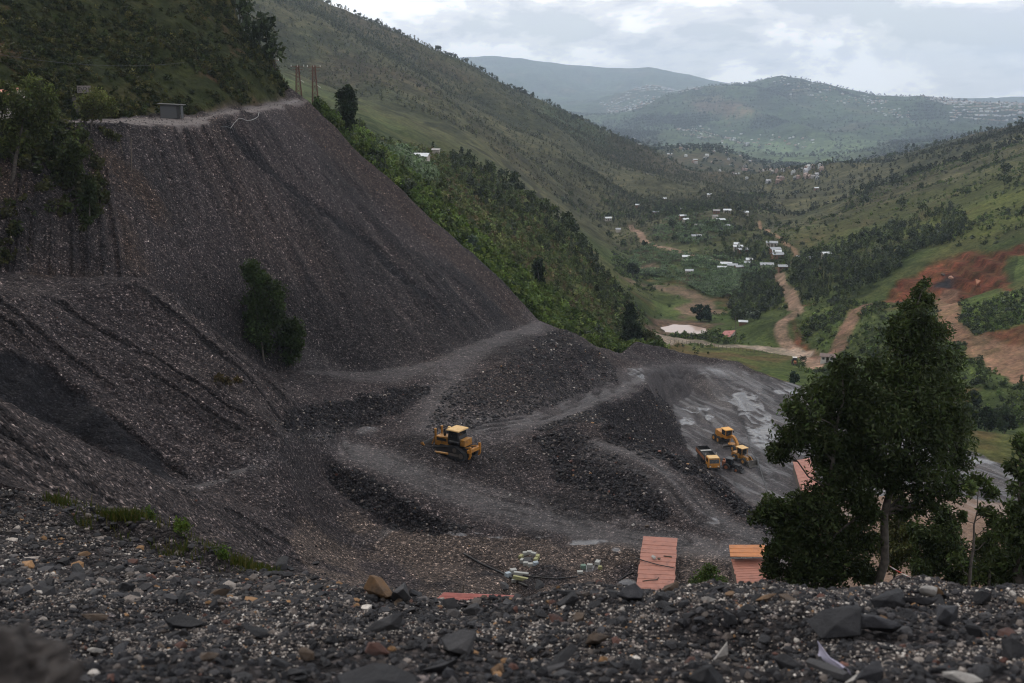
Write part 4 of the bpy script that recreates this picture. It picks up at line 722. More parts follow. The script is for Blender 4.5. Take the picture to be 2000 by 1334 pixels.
for nm, lb, gp, msk_, n, sz, kd, ti in (('valley_tree', 'tree standing apart on the open green hillside at right', 'scattered trees on the right hillside', rface & clear, 60, (4, 9), ('euc', 'round'), (0, 3, 1)), ('valley_tree', 'tree scattered among the houses and gardens of the village', 'trees between the village houses', villw & clear, 50, (5, 10), ('round', 'euc'), (0, 3, 1)), ('valley_tree', 'low tree on the grass below the red quarry', 'trees on the grass below the red quarry', lowr & clear & nat, 26, (2, 5), ('round', 'cone'), (0, 1, 3)), ('spur_tree', 'tree on the green face of the wooded spur', 'trees on the face of the wooded spur', spur & nat, 40, (3, 7), ('euc', 'cone', 'round'), (1, 2, 0, 4)), ('mine_tree', 'young green tree among the bushes along the spoil edge', 'young trees along the spoil edge', band & nat, 40, (3, 6), ('cone', 'round', 'euc'), (1, 2, 4))):
    for p in scatter(n, msk_, 4): single_tree(nm, lb, 'tree', p, rng.uniform(*sz), kd[rng.integers(0, len(kd))], ti[rng.integers(0, len(ti))], gp)
# ------------------------------------------------------------------ made things
class M:
    """collects boxes, cylinders, tubes and prisms into one mesh part"""
    def __init__(s): s.V = []; s.F = []
    def add(s, V, F):
        o = len(s.V); s.V += [tuple(v) for v in V]; s.F += [tuple(i + o for i in f) for f in F]; return s
    def box(s, c, d, rot=(0, 0, 0), top=(1, 1)):
        m = Euler([R(a) for a in rot]).to_matrix(); V = []
        for z in (-.5, .5):
            k = top if z > 0 else (1, 1)
            for x, y in ((-.5, -.5), (.5, -.5), (.5, .5), (-.5, .5)): V.append(Vector(c) + m @ Vector((x * d[0] * k[0], y * d[1] * k[1], z * d[2])))
        return s.add(V, [(3, 2, 1, 0), (4, 5, 6, 7), (0, 1, 5, 4), (1, 2, 6, 5), (2, 3, 7, 6), (3, 0, 4, 7)])
    def cyl(s, a, b, r, n=14, r2=None):
        a, b = Vector(a), Vector(b); t = (b - a).normalized(); u = t.orthogonal().normalized(); w = t.cross(u); V = []
        for p, q in ((a, r), (b, r if r2 is None else r2)):
            for k in range(n): V.append(p + q * (math.cos(2 * math.pi * k / n) * u + math.sin(2 * math.pi * k / n) * w))
        return s.add(V, [tuple(reversed(range(n))), tuple(range(n, 2 * n))] + [(k, (k + 1) % n, n + (k + 1) % n, n + k) for k in range(n)])
    def path(s, P, r, n=7):
        P = np.array([tuple(p) for p in P], float); rr = r if hasattr(r, '__len__') else [r] * len(P); V, F = tube(P, rr, n); V = list(V); L_ = len(P)
        return s.add(V, [tuple(f) for f in F] + [tuple(reversed(range(n))), tuple(range((L_ - 1) * n, L_ * n))])
    def prism(s, prof, y0, y1):
        """profile in x, z drawn out along y"""
        n = len(prof); V = [(x, y0, z) for x, z in prof] + [(x, y1, z) for x, z in prof]
        return s.add(V, [tuple(range(n)), tuple(reversed(range(n, 2 * n)))] + [(k, k + n, (k + 1) % n + n, (k + 1) % n) for k in range(n)])
    def poly(s, pts): return s.add(pts, [tuple(range(len(pts)))])
    def build(s, name, m, parent=None, bev=0, smooth=False, loc=None):
        me = bpy.data.meshes.new(name); me.from_pydata(s.V, [], s.F); me.materials.append(m)
        b = bmesh.new(); b.from_mesh(me); bmesh.ops.recalc_face_normals(b, faces=b.faces)
        if bev: bmesh.ops.bevel(b, geom=b.edges[:], offset=bev, segments=1, affect='EDGES', clamp_overlap=True)
        b.to_mesh(me); b.free()
        if smooth: me.polygons.foreach_set('use_smooth', np.ones(len(me.polygons), bool))
        return link(name, me, parent, loc)
def pmat(name, c, rough=.5, metal=0.0, dirt=(.06, .05, .045), amt=.6, scale=2.5, spec=.5):
    """paint or metal with mud and weathering of its own"""
    m, t, b = mat(name); ge = nd(t, 'ShaderNodeTexCoord'); nz = nd(t, 'ShaderNodeTexNoise'); nz.inputs['Scale'].default_value = scale; nz.inputs['Detail'].default_value = 8; nz.inputs['Roughness'].default_value = .7
    t.links.new(ge.outputs['Object'], nz.inputs['Vector']); f = ramp(t, nz.outputs['Fac'], [(.42, (0, 0, 0)), (.72, (1, 1, 1))]); t.links.new(mixc(t, mth(t, 'MULTIPLY', f, amt), c, dirt), b.inputs['Base Color'])
    t.links.new(mth(t, 'MULTIPLY_ADD', f, .3, rough), b.inputs['Roughness']); b.inputs['Metallic'].default_value = metal; b.inputs['Specular IOR Level'].default_value = spec; return m
YEL = pmat('worn_yellow_paint', (.40, .18, .028), .45, 0, (.07, .05, .035), .95); YEL2 = pmat('orange_yellow_paint', (.48, .20, .024), .45, 0, (.09, .06, .038), .8); TAN = pmat('faded_tan_roof', (.62, .40, .17), .6, 0, (.35, .22, .11), .5)
BLK = pmat('black_steel', (.018, .018, .02), .55, .2, (.06, .055, .05), .6); STL = pmat('bare_steel', (.16, .15, .14), .45, .7, (.07, .06, .05), .7); RUB = pmat('tyre_rubber', (.022, .022, .023), .85, 0, (.075, .068, .06), .7)
GLS = pmat('dark_glass', (.015, .018, .02), .12, 0, (.04, .04, .04), .3); RST = pmat('rusty_orange_paint', (.26, .085, .03), .6, 0, (.07, .05, .04), .6); WHT = pmat('chalky_white', (.60, .58, .55), .75, 0, (.35, .32, .28), .5); GRY = pmat('grey_sheet', (.055, .058, .062), .6, .1, (.09, .085, .08), .5)
def mount(name, label, cat, p, head, group=None, tilt=(0, 0)):
    o = bpy.data.objects.new(name, None); COL.objects.link(o); o.location = p; o.rotation_euler = (R(tilt[0]), R(tilt[1]), head); o.empty_display_size = .5; return tag(o, label, cat, group)
def wheel(par, c, r, w, rim=YEL):
    y0, y1 = c[1] - w / 2, c[1] + w / 2
    o = M().cyl((c[0], y0, c[2]), (c[0], y1, c[2]), r, 22)
    for k in range(18):
        a = 2 * math.pi * k / 18; o.box((c[0] + r * math.cos(a), c[1], c[2] + r * math.sin(a)), (.07, w * .96, .12), (0, -math.degrees(a), 0))
    wo = o.build('wheel', RUB, par); M().cyl((c[0], y0 - .02, c[2]), (c[0], y1 + .02, c[2]), r * .52, 16).build('rim', rim, wo); return wo
def hull2(P):
    P = sorted(set(P)); c = lambda o, a, b: (a[0] - o[0]) * (b[1] - o[1]) - (a[1] - o[1]) * (b[0] - o[0]); out = []
    for seq in (P, P[::-1]):
        h = []
        for p in seq:
            while len(h) > 1 and c(h[-2], h[-1], p) <= 0: h.pop()
            h.append(p)
        out += h[:-1]
    return out
DST = pmat('dusty_steel', (.12, .10, .085), .75, .1, (.06, .05, .045), .6)
# --- bulldozer
gp = hit(888, 886, 60); D = mount('bulldozer', 'yellow bulldozer with tan cab roof working on the dark spoil bench', 'bulldozer', gp - Vector((0, 0, .08)), math.atan2(4.2, -5.9), tilt=(0, 2))
for s in (-1, 1):
    y = 1.1 * s; C3 = [(1.95, .5, .46), (-2.05, .5, .46), (-1.1, 1.08, .4)]
    def loop_(g): return hull2([(round(x + (r + g) * math.cos(a), 4), round(z + (r + g) * math.sin(a), 4)) for x, z, r in C3 for a in np.linspace(0, 6.283, 24)])
    o = M(); Ho, Hi = loop_(.07), loop_(-.05)
    o.prism(Ho, y - .28, y + .28)
    for i in range(len(Ho)):                                       # track shoes with their grousers
        a = np.array(Ho[i]); b = np.array(Ho[(i + 1) % len(Ho)]); n_ = max(int(np.linalg.norm(b - a) / .2), 1)
        for k in range(n_):
            p = a + (b - a) * k / n_; d = b - a; o.box((p[0], y, p[1]), (.05, .6, .12), (0, -math.degrees(math.atan2(d[1], d[0])), 0))
    tr = o.build('track', BLK, D)
    for x, z, r in C3: M().cyl((x, y - .31, z), (x, y + .31, z), r * .72, 18).build('sprocket' if z > 1 else 'idler', DST, tr)
    M().box((-.05, y, .5), (3.1, .62, .3)).build('track_frame', DST, tr)
    M().path([(-.2, 1.52 * s, .55), (1.4, 1.58 * s, .5), (3.0, 1.62 * s, .42)], .14, 6).build('push_arm', YEL, D, 0)
    M().cyl((2.35, .62 * s, 2.35), (2.95, .7 * s, 1.0), .075, 10).cyl((2.35, .62 * s, 1.2), (2.35, .62 * s, 2.95), .13, 10).cyl((2.35, .62 * s, 2.95), (2.35, .62 * s, 3.1), .17, 10).build('lift_cylinder', YEL, D)
M().prism([(.35, 1.0), (2.55, 1.0), (2.6, 1.5), (2.55, 2.1), (.35, 2.3)], -.6, .6).build('hood', YEL, D, .03)
for s in (-1, 1): M().box((1.5, .615 * s, 1.85), (1.6, .03, .36)).build('hood_vent', BLK, D)
M().box((-.3, 0, .95), (4.2, 1.3, .6)).build('chassis', BLK, D, .03)
M().prism([(-1.45, 1.5), (.35, 1.5), (.35, 2.2), (.1, 3.25), (-1.25, 3.25), (-1.45, 2.3)], -.82, .82).build('cab', BLK, D, .03)
for s in (-1, 1): M().prism([(-1.2, 2.3), (.1, 2.3), (-.05, 3.1), (-1.1, 3.1)], .825 * s - .012, .825 * s + .012).build('window', GLS, D)
M().box((-1.36, 0, 2.78), (.03, 1.35, .7), (0, -11, 0)).build('window', GLS, D)
M().box((-.6, 0, 3.36), (1.95, 2.05, .16), top=(.94, .94)).build('cab_roof', TAN, D, .03)
M().box((-1.85, 0, 1.9), (.75, 1.5, .85)).build('fuel_tank', YEL, D, .05)
for s in (-1, 1): M().box((-.9, 1.05 * s, 2.05), (1.5, .5, .1)).build('fender', BLK, D)
M().cyl((1.25, .2, 2.2), (1.25, .2, 3.15), .09).cyl((1.25, .2, 2.3), (1.25, .2, 2.85), .15).build('exhaust_stack', BLK, D)
M().cyl((.85, -.25, 2.25), (.85, -.25, 3.0), .12).build('air_intake', BLK, D); M().cyl((.85, -.25, 3.0), (.85, -.25, 3.15), .2, 14, .26).cyl((.85, -.25, 3.15), (.85, -.25, 3.35), .26, 14, .16).build('precleaner', TAN, D)
prof = [(3.25 + .32 * ((z - .75) / .75) ** 2, z) for z in np.linspace(0.02, 1.5, 9)]; bl = M().prism(prof + [(x - .1, z) for x, z in reversed(prof)], -1.95, 1.95).build('blade', BLK, D)
for s in (-1, 1): M().prism([(2.9, .05), (3.65, .05), (3.65, 1.5), (3.3, 1.6), (3.0, 1.1)], 1.96 * s - .05, 1.96 * s + .05).build('end_plate', YEL, bl)
rp = M().box((-3.05, 0, 1.15), (.4, 2.3, .42)).box((-2.6, .5, .95), (.8, .18, .2)).box((-2.6, -.5, .95), (.8, .18, .2)).box((-2.6, .5, 1.4), (.9, .14, .16), (0, 12, 0)).box((-2.6, -.5, 1.4), (.9, .14, .16), (0, 12, 0)).build('ripper', YEL2, D, .03)
for y in (-.95, .95): M().prism([(-3.35, 1.75), (-3.05, 1.75), (-3.02, .5), (-2.85, .12), (-3.1, .2), (-3.3, .6)], y - .09, y + .09).build('shank', YEL2, rp)
# --- motor grader
gp = hit(1424, 871, 125); G = mount('motor_grader', 'yellow motor grader with tall square cab and long arched front beam', 'grader', gp, math.atan2(-5.1, 1.76))
for s in (-1, 1):
    wheel(G, (3.0, 1.02 * s, .62), .62, .38, YEL2); wheel(G, (-2.1, 1.02 * s, .62), .62, .38, YEL2); wheel(G, (-3.6, 1.02 * s, .62), .62, .38, YEL2)
    M().box((-2.85, .72 * s, .66), (1.9, .2, .35)).build('tandem_case', YEL2, G, .03); M().cyl((1.0, .45 * s, 1.9), (1.35, .75 * s, .7), .07, 10).build('lift_cylinder', YEL2, G)
M().box((-2.9, 0, 1.55), (2.3, 1.3, 1.15)).build('engine_hood', YEL2, G, .06); M().box((-4.07, 0, 1.5), (.05, 1.0, .8)).build('radiator_grille', BLK, G)
M().box((-2.3, 0, .9), (3.4, .8, .3)).build('rear_frame', BLK, G)
P_ = [(-1.0, 1.25), (-.2, 1.75), (.6, 2.25), (1.3, 2.3), (2.0, 2.0), (2.6, 1.45), (3.0, .95), (3.25, .95), (3.25, 1.3), (2.85, 1.85), (2.2, 2.4), (1.4, 2.75), (.5, 2.68), (-.4, 2.15), (-1.0, 1.75)]
o = M()
for a, b in zip(range(7), (13, 12, 11, 10, 9, 8, 7)): pass
Vv = [(x, -.2, z - .35) for x, z in P_] + [(x, .2, z - .35) for x, z in P_]; n = len(P_); Ff = [(k, k + n, (k + 1) % n + n, (k + 1) % n) for k in range(n)]
for i in range(7): Ff += [(i, i + 1, 13 - i, 14 - i), (i + n, 14 - i + n, 13 - i + n, i + 1 + n)]
M().add(Vv, Ff).build('arched_beam', YEL2, G)
M().cyl((3.0, -1.0, .62), (3.0, 1.0, .62), .12).box((3.0, 0, .85), (.4, .5, .5)).build('front_axle', YEL2, G)
M().path([(2.9, 0, .75), (1.6, .35, .78), (.9, .7, .72)], .09, 6).path([(2.9, 0, .75), (1.6, -.35, .78), (.9, -.7, .72)], .09, 6).cyl((.9, 0, .66), (.9, 0, .78), .72, 20).build('drawbar', YEL2, G)
M().prism([(.75, .12), (.95, .3), (1.0, .55), (.9, .75), (.84, .75), (.93, .55), (.88, .33), (.7, .15)], -1.8, 1.8).build('moldboard', STL, G)
M().box((-1.0, 0, 2.1), (1.45, 1.4, 1.6)).build('cab', YEL2, G, .04)
M().box((-.262, 0, 2.35), (.03, 1.15, 1.0)).build('window', GLS, G)
for s in (-1, 1): M().box((-1.0, .712 * s, 2.4), (1.15, .03, .9)).build('window', GLS, G)
M().box((-1.0, 0, 2.98), (1.75, 1.65, .16)).build('cab_roof', pmat('pale_orange_roof', (.70, .36, .09), .55, 0, (.4, .22, .08), .4), G, .03)  # cab roof: a paler orange than the cab body
M().cyl((-2.6, .3, 2.1), (-2.6, .3, 3.3), .06, 8).build('exhaust_stack', BLK, G); M().box((-.3, .95, 2.55), (.06, .25, .35)).box((-.3, .8, 2.6), (.04, .3, .04)).build('mirror', BLK, G)
# --- wheel loader
gp = hit(1450, 902, 125); W_ = mount('wheel_loader', 'small yellow wheel loader with tan canopy and lowered dark bucket', 'loader', gp, R(-62))
for s in (-1, 1): wheel(W_, (1.15, .8 * s, .58), .58, .36); wheel(W_, (-1.15, .8 * s, .58), .58, .36); M().path([(.5, .45 * s, 1.35), (1.5, .45 * s, 1.3), (2.3, .42 * s, .6)], .1, 6).build('lift_arm', YEL, W_)
M().prism([(-2.3, .6), (-.3, .6), (-.3, 1.5), (-2.1, 1.45), (-2.3, 1.2)], -.62, .62).build('engine_hood', YEL, W_, .05); M().box((.5, 0, .85), (1.7, .8, .55)).build('front_frame', YEL, W_, .04)
M().box((-.25, 0, 1.9), (1.15, 1.1, .95)).build('cab', BLK, W_, .03); M().box((.335, 0, 2.0), (.02, .95, .65)).build('window', GLS, W_)
for x, y in ((-.85, .6), (-.85, -.6), (.4, .6), (.4, -.6)): M().box((x, y, 2.0), (.09, .09, 1.2)).build('pillar', YEL, W_)
M().box((-.3, 0, 2.62), (1.7, 1.5, .13)).build('canopy', TAN, W_, .03)
M().prism([(2.2, .08), (3.0, .05), (3.05, .1), (2.4, .2), (2.3, .8), (2.45, 1.0), (2.35, 1.05), (2.15, .8)], -.98, .98).prism([(2.2, .08), (3.0, .05), (2.45, 1.0), (2.15, .8)], .95, .98).prism([(2.2, .08), (3.0, .05), (2.45, 1.0), (2.15, .8)], -.98, -.95).build('bucket', STL, W_)
# --- compact dark tractor loader
gp = hit(1430, 918, 125); T_ = mount('tractor_loader', 'dark tractor with grey cab roof, orange rear and front bucket beside the loader', 'tractor', gp, R(-38))
for s in (-1, 1): wheel(T_, (-.75, .75 * s, .6), .6, .34, RST); wheel(T_, (1.05, .7 * s, .42), .42, .28, RST); M().path([(.1, .5 * s, 1.15), (1.2, .52 * s, .95), (1.75, .5 * s, .35)], .07, 6).build('lift_arm', BLK, T_)
M().prism([(.1, .55), (1.45, .55), (1.45, 1.2), (.1, 1.3)], -.4, .4).build('engine_hood', BLK, T_, .04); M().box((-.5, 0, 1.5), (1.1, 1.0, 1.0)).build('cab', GLS, T_, .03); M().box((-.5, 0, 2.06), (1.3, 1.2, .1)).build('cab_roof', GRY, T_, .02)
M().box((-1.45, 0, .95), (.6, 1.0, .9)).box((-1.75, .2, 1.25), (.25, .3, .9), (0, 15, 0)).build('rear_attachment', RST, T_, .04)
M().prism([(1.7, .1), (2.2, .06), (1.85, .3), (1.85, .6), (1.75, .65), (1.65, .4)], -.7, .7).build('bucket', BLK, T_)
# --- tipper truck
gp = hit(1382, 906, 125); K_ = mount('tipper_truck', 'old tipper truck with yellow cab and empty black tipping bed behind the rubble ridge', 'truck', gp, R(-84))
for x in (2.5, -1.2, -2.5):
    for s in (-1, 1): wheel(K_, (x, .88 * s, .48), .48, .3, STL)
M().box((-.2, 0, .75), (7.0, .8, .25)).build('chassis', BLK, K_)
M().prism([(2.0, .6), (3.7, .6), (3.75, 1.4), (3.5, 2.25), (2.0, 2.3)], -1.0, 1.0).build('cab', YEL2, K_, .05); M().box((3.64, 0, 1.8), (.03, 1.7, .68), (0, -16, 0)).build('windscreen', GLS, K_); M().box((2.8, 0, 2.34), (1.55, 1.85, .1)).build('cab_roof', TAN, K_, .03)
for s in (-1, 1): M().box((2.75, 1.005 * s, 1.85), (.8, .02, .6)).build('window', GLS, K_); M().box((3.77, .7 * s, .95), (.04, .25, .2)).build('headlight', WHT, K_); M().cyl((1.75, .95 * s, 1.2), (1.75, .95 * s, 2.7), .04, 6).build('bed_post', WHT, K_)
M().box((3.75, 0, .62), (.15, 2.0, .25)).build('bumper', BLK, K_)
bd = M().box((-1.2, 0, 1.05), (5.4, 2.05, .12)); 
for s in (-1, 1): bd.box((-1.2, 1.0 * s, 1.55), (5.4, .08, 1.0))
bd.box((1.46, 0, 1.6), (.08, 2.05, 1.15)).box((-3.86, 0, 1.5), (.08, 2.05, .9)).build('tipper_bed', BLK, K_); M().box((-1.3, 0, 2.02), (.3, 1.9, .1)).build('bed_crossbar', WHT, K_)
for s in (-1, 1): M().box((-1.2, 1.06 * s, 1.5), (5.2, .05, .5)).build('side_board', RST, K_)
# --- tractor at the junction
gp = hit(1552, 712, 260); J_ = mount('farm_tractor', 'small rusty tractor parked at the road junction beyond the yard', 'tractor', gp, R(-100))
for s in (-1, 1): wheel(J_, (-.9, .85 * s, .8), .8, .4, RST); wheel(J_, (1.5, .7 * s, .5), .5, .3, RST)
M().box((.9, 0, 1.1), (2.0, .8, .8)).build('engine_hood', RST, J_, .05); M().box((-.7, 0, 1.8), (1.4, 1.4, 1.3)).build('cab', BLK, J_, .05); M().box((-.7, 0, 2.5), (1.7, 1.6, .12)).build('cab_roof', WHT, J_, .02)
# --- sheds with sheet roofs
def sheet_mat(name, c, pitch=.8):
    m, t, b = mat(name); tcn = nd(t, 'ShaderNodeTexCoord'); mpn = nd(t, 'ShaderNodeMapping'); t.links.new(tcn.outputs['Object'], mpn.inputs[0])
    wv = nd(t, 'ShaderNodeTexWave', bands_direction='Y'); wv.inputs['Scale'].default_value = .314 / .16; wv.inputs['Distortion'].default_value = .2; t.links.new(mpn.outputs[0], wv.inputs['Vector'])
    nz = nd(t, 'ShaderNodeTexNoise'); nz.inputs['Scale'].default_value = 1.3; nz.inputs['Detail'].default_value = 8; nz.inputs['Roughness'].default_value = .7; t.links.new(tcn.outputs['Object'], nz.inputs['Vector'])
    cc = mixc(t, 1.0, c, ramp(t, nz.outputs['Fac'], [(.28, (.48, .50, .53)), (.46, (.9, .9, .9)), (.6, (1, 1, 1)), (.78, (1.2, 1.14, 1.05))]), 'MULTIPLY'); t.links.new(cc, b.inputs['Base Color']); b.inputs['Roughness'].default_value = .55
    bp = nd(t, 'ShaderNodeBump'); bp.inputs['Distance'].default_value = .03; bp.inputs['Strength'].default_value = .7; t.links.new(wv.outputs['Fac'], bp.inputs['Height']); t.links.new(bp.outputs[0], b.inputs['Normal']); return m
S_PINK = sheet_mat('faded_red_sheet', (.33, .135, .092)); S_OR = sheet_mat('orange_sheet', (.44, .16, .045)); S_RED = sheet_mat('dull_red_sheet', (.36, .105, .085)); S_TIN = sheet_mat('tin_sheet', (.42, .44, .46))
MUD = pmat('mud_brick', (.20, .105, .065), .9, 0, (.12, .07, .05), .6); PLA = pmat('plaster', (.42, .38, .33), .9, 0, (.25, .2, .16), .5); TIM = pmat('weathered_timber', (.10, .08, .065), .9, 0, (.05, .04, .035), .5)
def sheets(corners, n, m, parent, name='roof', lap=.05, thick=.05):
    """a roof of n overlapping metal sheets between four corners (far left, far right, near right, near left)"""
    a, b, c, d = [Vector(p) for p in corners]; o = M()
    for i in range(n):
        t0, t1 = i / n, min((i + 1) / n + .012, 1.0); w0, w1 = rng.uniform(-.05, .05, 2); up_ = Vector((0, 0, lap * (.3 + (i % 2) * .15 + rng.uniform(0, .3)))); q = (b - a).normalized()
        P4_ = [a + (d - a) * t0 + up_ * .0 + q * w0, b + (c - b) * t0 + q * w1, b + (c - b) * t1 + up_ + q * w1, a + (d - a) * t1 + up_ + q * w0]; V = P4_ + [p - Vector((0, 0, thick)) for p in P4_]
        o.add(V, [(0, 1, 2, 3), (7, 6, 5, 4), (0, 4, 5, 1), (1, 5, 6, 2), (2, 6, 7, 3), (3, 7, 4, 0)])
    return o.build(name, m, parent)
def px(u, v, r): a, el = azel(u, v); return Vector((r * math.sin(a), r * math.cos(a), el * r))
def pxz(u, v, z): a, el = azel(u, v); r = z / el; return Vector((r * math.sin(a), r * math.cos(a), z))
def shed(name, label, cs, n, m, h=2.1, wall=TIM, group=None):
    c = sum(cs, Vector()) / 4; zb = min(ground(p.x, p.y) for p in cs); b = Vector((c.x, c.y, zb)); root = mount(name, label, 'shed', b, 0, group); L_ = [p - b for p in cs]
    rf = sheets(L_, n, m, root); inn = [(p - (sum(L_, Vector()) / 4)) * .955 + (sum(L_, Vector()) / 4) for p in L_]
    for i in range(4):
        p, q = inn[i], inn[(i + 1) % 4]; M().add([p - Vector((0, 0, .1)), q - Vector((0, 0, .1)), Vector((q.x, q.y, -.4)), Vector((p.x, p.y, -.4))], [(0, 1, 2, 3)]).build('wall', wall, root)
    return root
ZR = -44.3
sh1 = shed('sheet_roof_shed', 'long shed with pale terracotta sheet roof carrying a white stone, beside the haul track', [pxz(1256, 1047, ZR), pxz(1323, 1051, ZR), pxz(1315, 1176, ZR - .3), pxz(1239, 1174, ZR - .3)], 15, S_PINK)
sh2 = shed('sheet_roof_shed', 'two level shed with bright orange upper roof and reddish lower roof near the trees', [pxz(1428, 1092, ZR), pxz(1493, 1090, ZR), pxz(1503, 1168, ZR - .5), pxz(1449, 1172, ZR - .5)], 16, S_PINK)
_b = sh2.location; sheets([pxz(1424, 1064, ZR + .5) - _b, pxz(1494, 1064, ZR + .5) - _b, pxz(1494, 1088, ZR + .65) - _b, pxz(1426, 1087, ZR + .65) - _b], 3, S_OR, sh2, 'upper_roof')
sh3 = shed('sheet_roof_shed', 'dull red sheet roof shed mostly hidden behind the gravel bank', [pxz(867, 1157, ZR), pxz(1015, 1163, ZR), pxz(1000, 1195, ZR - .4), pxz(836, 1186, ZR - .4)], 16, S_RED)
sh4 = shed('sheet_roof_shed', 'long orange roofed shed in the yard seen through the dark trees', [pxz(1548, 900, -60.9), pxz(1582, 894, -60.9), pxz(1642, 1062, -60.9), pxz(1596, 1066, -60.9)], 26, S_PINK)
sh5 = shed('sheet_roof_shed', 'red roofed shed beside the pond and the lower road', [px(1415, 646, 432), px(1437, 645, 430), px(1425, 658, 418), px(1402, 660, 420)], 8, S_RED, wall=PLA)
def stone_mesh(seed, sub=12, flat_=.7):
    g = np.random.default_rng(seed); P = g.normal(size=(sub, 3)); P /= np.linalg.norm(P, axis=1)[:, None]; P *= g.uniform(.75, 1.1, (sub, 1)); P *= np.array([1.0, g.uniform(.6, .95), g.uniform(.35, flat_)])
    b = bmesh.new()
    for p in P: b.verts.new(p)
    r_ = bmesh.ops.convex_hull(b, input=b.verts[:]); bmesh.ops.delete(b, geom=[v for v in b.verts if not v.link_faces], context='VERTS')
    bmesh.ops.bevel(b, geom=b.edges[:], offset=.025, segments=1, affect='EDGES'); b.normal_update(); return b
def rock_mat(name, c, c2, spec=.22, rough=.65, sc=3.0):
    m, t, b = mat(name); tcn = nd(t, 'ShaderNodeTexCoord'); nz = nd(t, 'ShaderNodeTexNoise'); nz.inputs['Scale'].default_value = sc; nz.inputs['Detail'].default_value = 10; nz.inputs['Roughness'].default_value = .72; t.links.new(tcn.outputs['Object'], nz.inputs['Vector'])
    t.links.new(mixc(t, ramp(t, nz.outputs['Fac'], [(.38, (0, 0, 0)), (.68, (1, 1, 1))]), c, c2), b.inputs['Base Color']); b.inputs['Roughness'].default_value = rough; b.inputs['Specular IOR Level'].default_value = spec
    bp = nd(t, 'ShaderNodeBump'); bp.inputs['Strength'].default_value = .6; bp.inputs['Distance'].default_value = .12; t.links.new(nz.outputs['Fac'], bp.inputs['Height']); t.links.new(bp.outputs[0], b.inputs['Normal']); return m
RK_D = rock_mat('dark_shale', (.013, .013, .015), (.030, .029, .032)); RK_G = rock_mat('grey_shale', (.038, .037, .040), (.060, .057, .058)); RK_B = rock_mat('brown_rock', (.075, .05, .033), (.045, .036, .031)); RK_O = rock_mat('ochre_rock', (.17, .095, .045), (.075, .055, .042)); RK_W = rock_mat('quartz', (.34, .32, .30), (.19, .17, .155)); RK_R = rock_mat('red_brown_rock', (.10, .045, .032), (.045, .035, .035)); RK_BL = rock_mat('blue_grey_shale', (.024, .024, .028), (.042, .041, .046))
def rock(name, label, cat, p, size, m, seed, rot=None, group=None, sink=.3, stretch=(1, 1, 1), flat_=.7):
    b = stone_mesh(seed, 11 + seed % 5, flat_); me = bpy.data.meshes.new(name)
    for v in b.verts: v.co = Vector((v.co.x * stretch[0], v.co.y * stretch[1], v.co.z * stretch[2])) * size
    b.to_mesh(me); b.free(); me.materials.append(m); o = link(name, me, None, Vector(p) + Vector((0, 0, size * stretch[2] * (.45 - sink)))); o.rotation_euler = rot or (rng.normal() * .25, rng.normal() * .25, rng.uniform(0, 6.28)); return tag(o, label, cat, group)
def on_roof(u, v, cs, up_=.08):
    n_ = (cs[1] - cs[0]).cross(cs[3] - cs[0]); d = Vector(dirv(u, v)); return d * (cs[0].dot(n_) / d.dot(n_)) + Vector((0, 0, up_))
C1 = [pxz(1256, 1047, ZR), pxz(1323, 1051, ZR), pxz(1315, 1176, ZR - .3), pxz(1239, 1174, ZR - .3)]
rock('stone', 'white stone lying on the pale terracotta shed roof', 'stone', on_roof(1276, 1092, C1, .12), .34, RK_W, 501, sink=.2); rock('stone', 'brown stone beside the white one on the terracotta shed roof', 'stone', on_roof(1287, 1093, C1, .1), .2, RK_B, 502, sink=.2)
tag(M().path([on_roof(u, v, C1, .06) for u, v in ((1255, 1136), (1268, 1134), (1285, 1133))], .045, 5).path([on_roof(u, v, C1, .07) for u, v in ((1280, 1134), (1287, 1129))], .03, 5).build('branch', TIM), 'dry branch lying across the lower part of the terracotta shed roof', 'branch')
tag(M().path([on_roof(u, v, C1, .08) for u, v in ((1296, 1087), (1305, 1088), (1312, 1089))], .06, 5).build('stick', TIM), 'short dark stick near the right edge of the terracotta shed roof', 'stick')
def on_ground(q, h=.06, rmin=60): return [hit(u, v, rmin) + Vector((0, 0, h)) for u, v in q]
def densify(P, n=6):
    out = []
    for a, b in zip(P[:-1], P[1:]): out += [a + (b - a) * (k / n) for k in range(n)]
    return out + [P[-1]]
def hose(name, label, cat, q, r, m, h=.06, rmin=60, n=5):
    q2 = [(a[0] + (b[0] - a[0]) * k / n, a[1] + (b[1] - a[1]) * k / n) for a, b in zip(q[:-1], q[1:]) for k in range(n)] + [q[-1]]; P = on_ground(q2, h, rmin)
    return tag(M().path(P, r, 6).build(name, m, smooth=True), label, cat)
tag(M().path([on_roof(1240, 1093, C1, .2), on_roof(1262, 1099, C1, .14), on_roof(1285, 1105, C1, .12), on_roof(1318, 1112, C1, .14)], .05, 6).build('cable', BLK), 'black cable draped across the terracotta shed roof', 'cable')
hose('hose', 'thick black hose running diagonally over the pit floor to the block ruin', 'hose', [(905, 1082), (940, 1102), (980, 1120), (1012, 1138), (1030, 1146)], .11, BLK)
hose('hose', 'thin black hose curving from the block ruin towards the shed', 'hose', [(1008, 1122), (1045, 1128), (1085, 1131), (1128, 1127)], .06, BLK)
hose('hose', 'short black hose arching from the ground to the terracotta shed', 'hose', [(1208, 1135), (1225, 1124), (1238, 1119)], .06, BLK)
hose('hose', 'long pale hose snaking down the yard past the machines', 'hose', [(1461, 850), (1464, 870), (1470, 885), (1480, 900), (1486, 920), (1492, 940), (1498, 960)], .07, GRY, .06, 125)
PLA0 = pmat('greyed_plastic', (.33, .32, .31), .6)
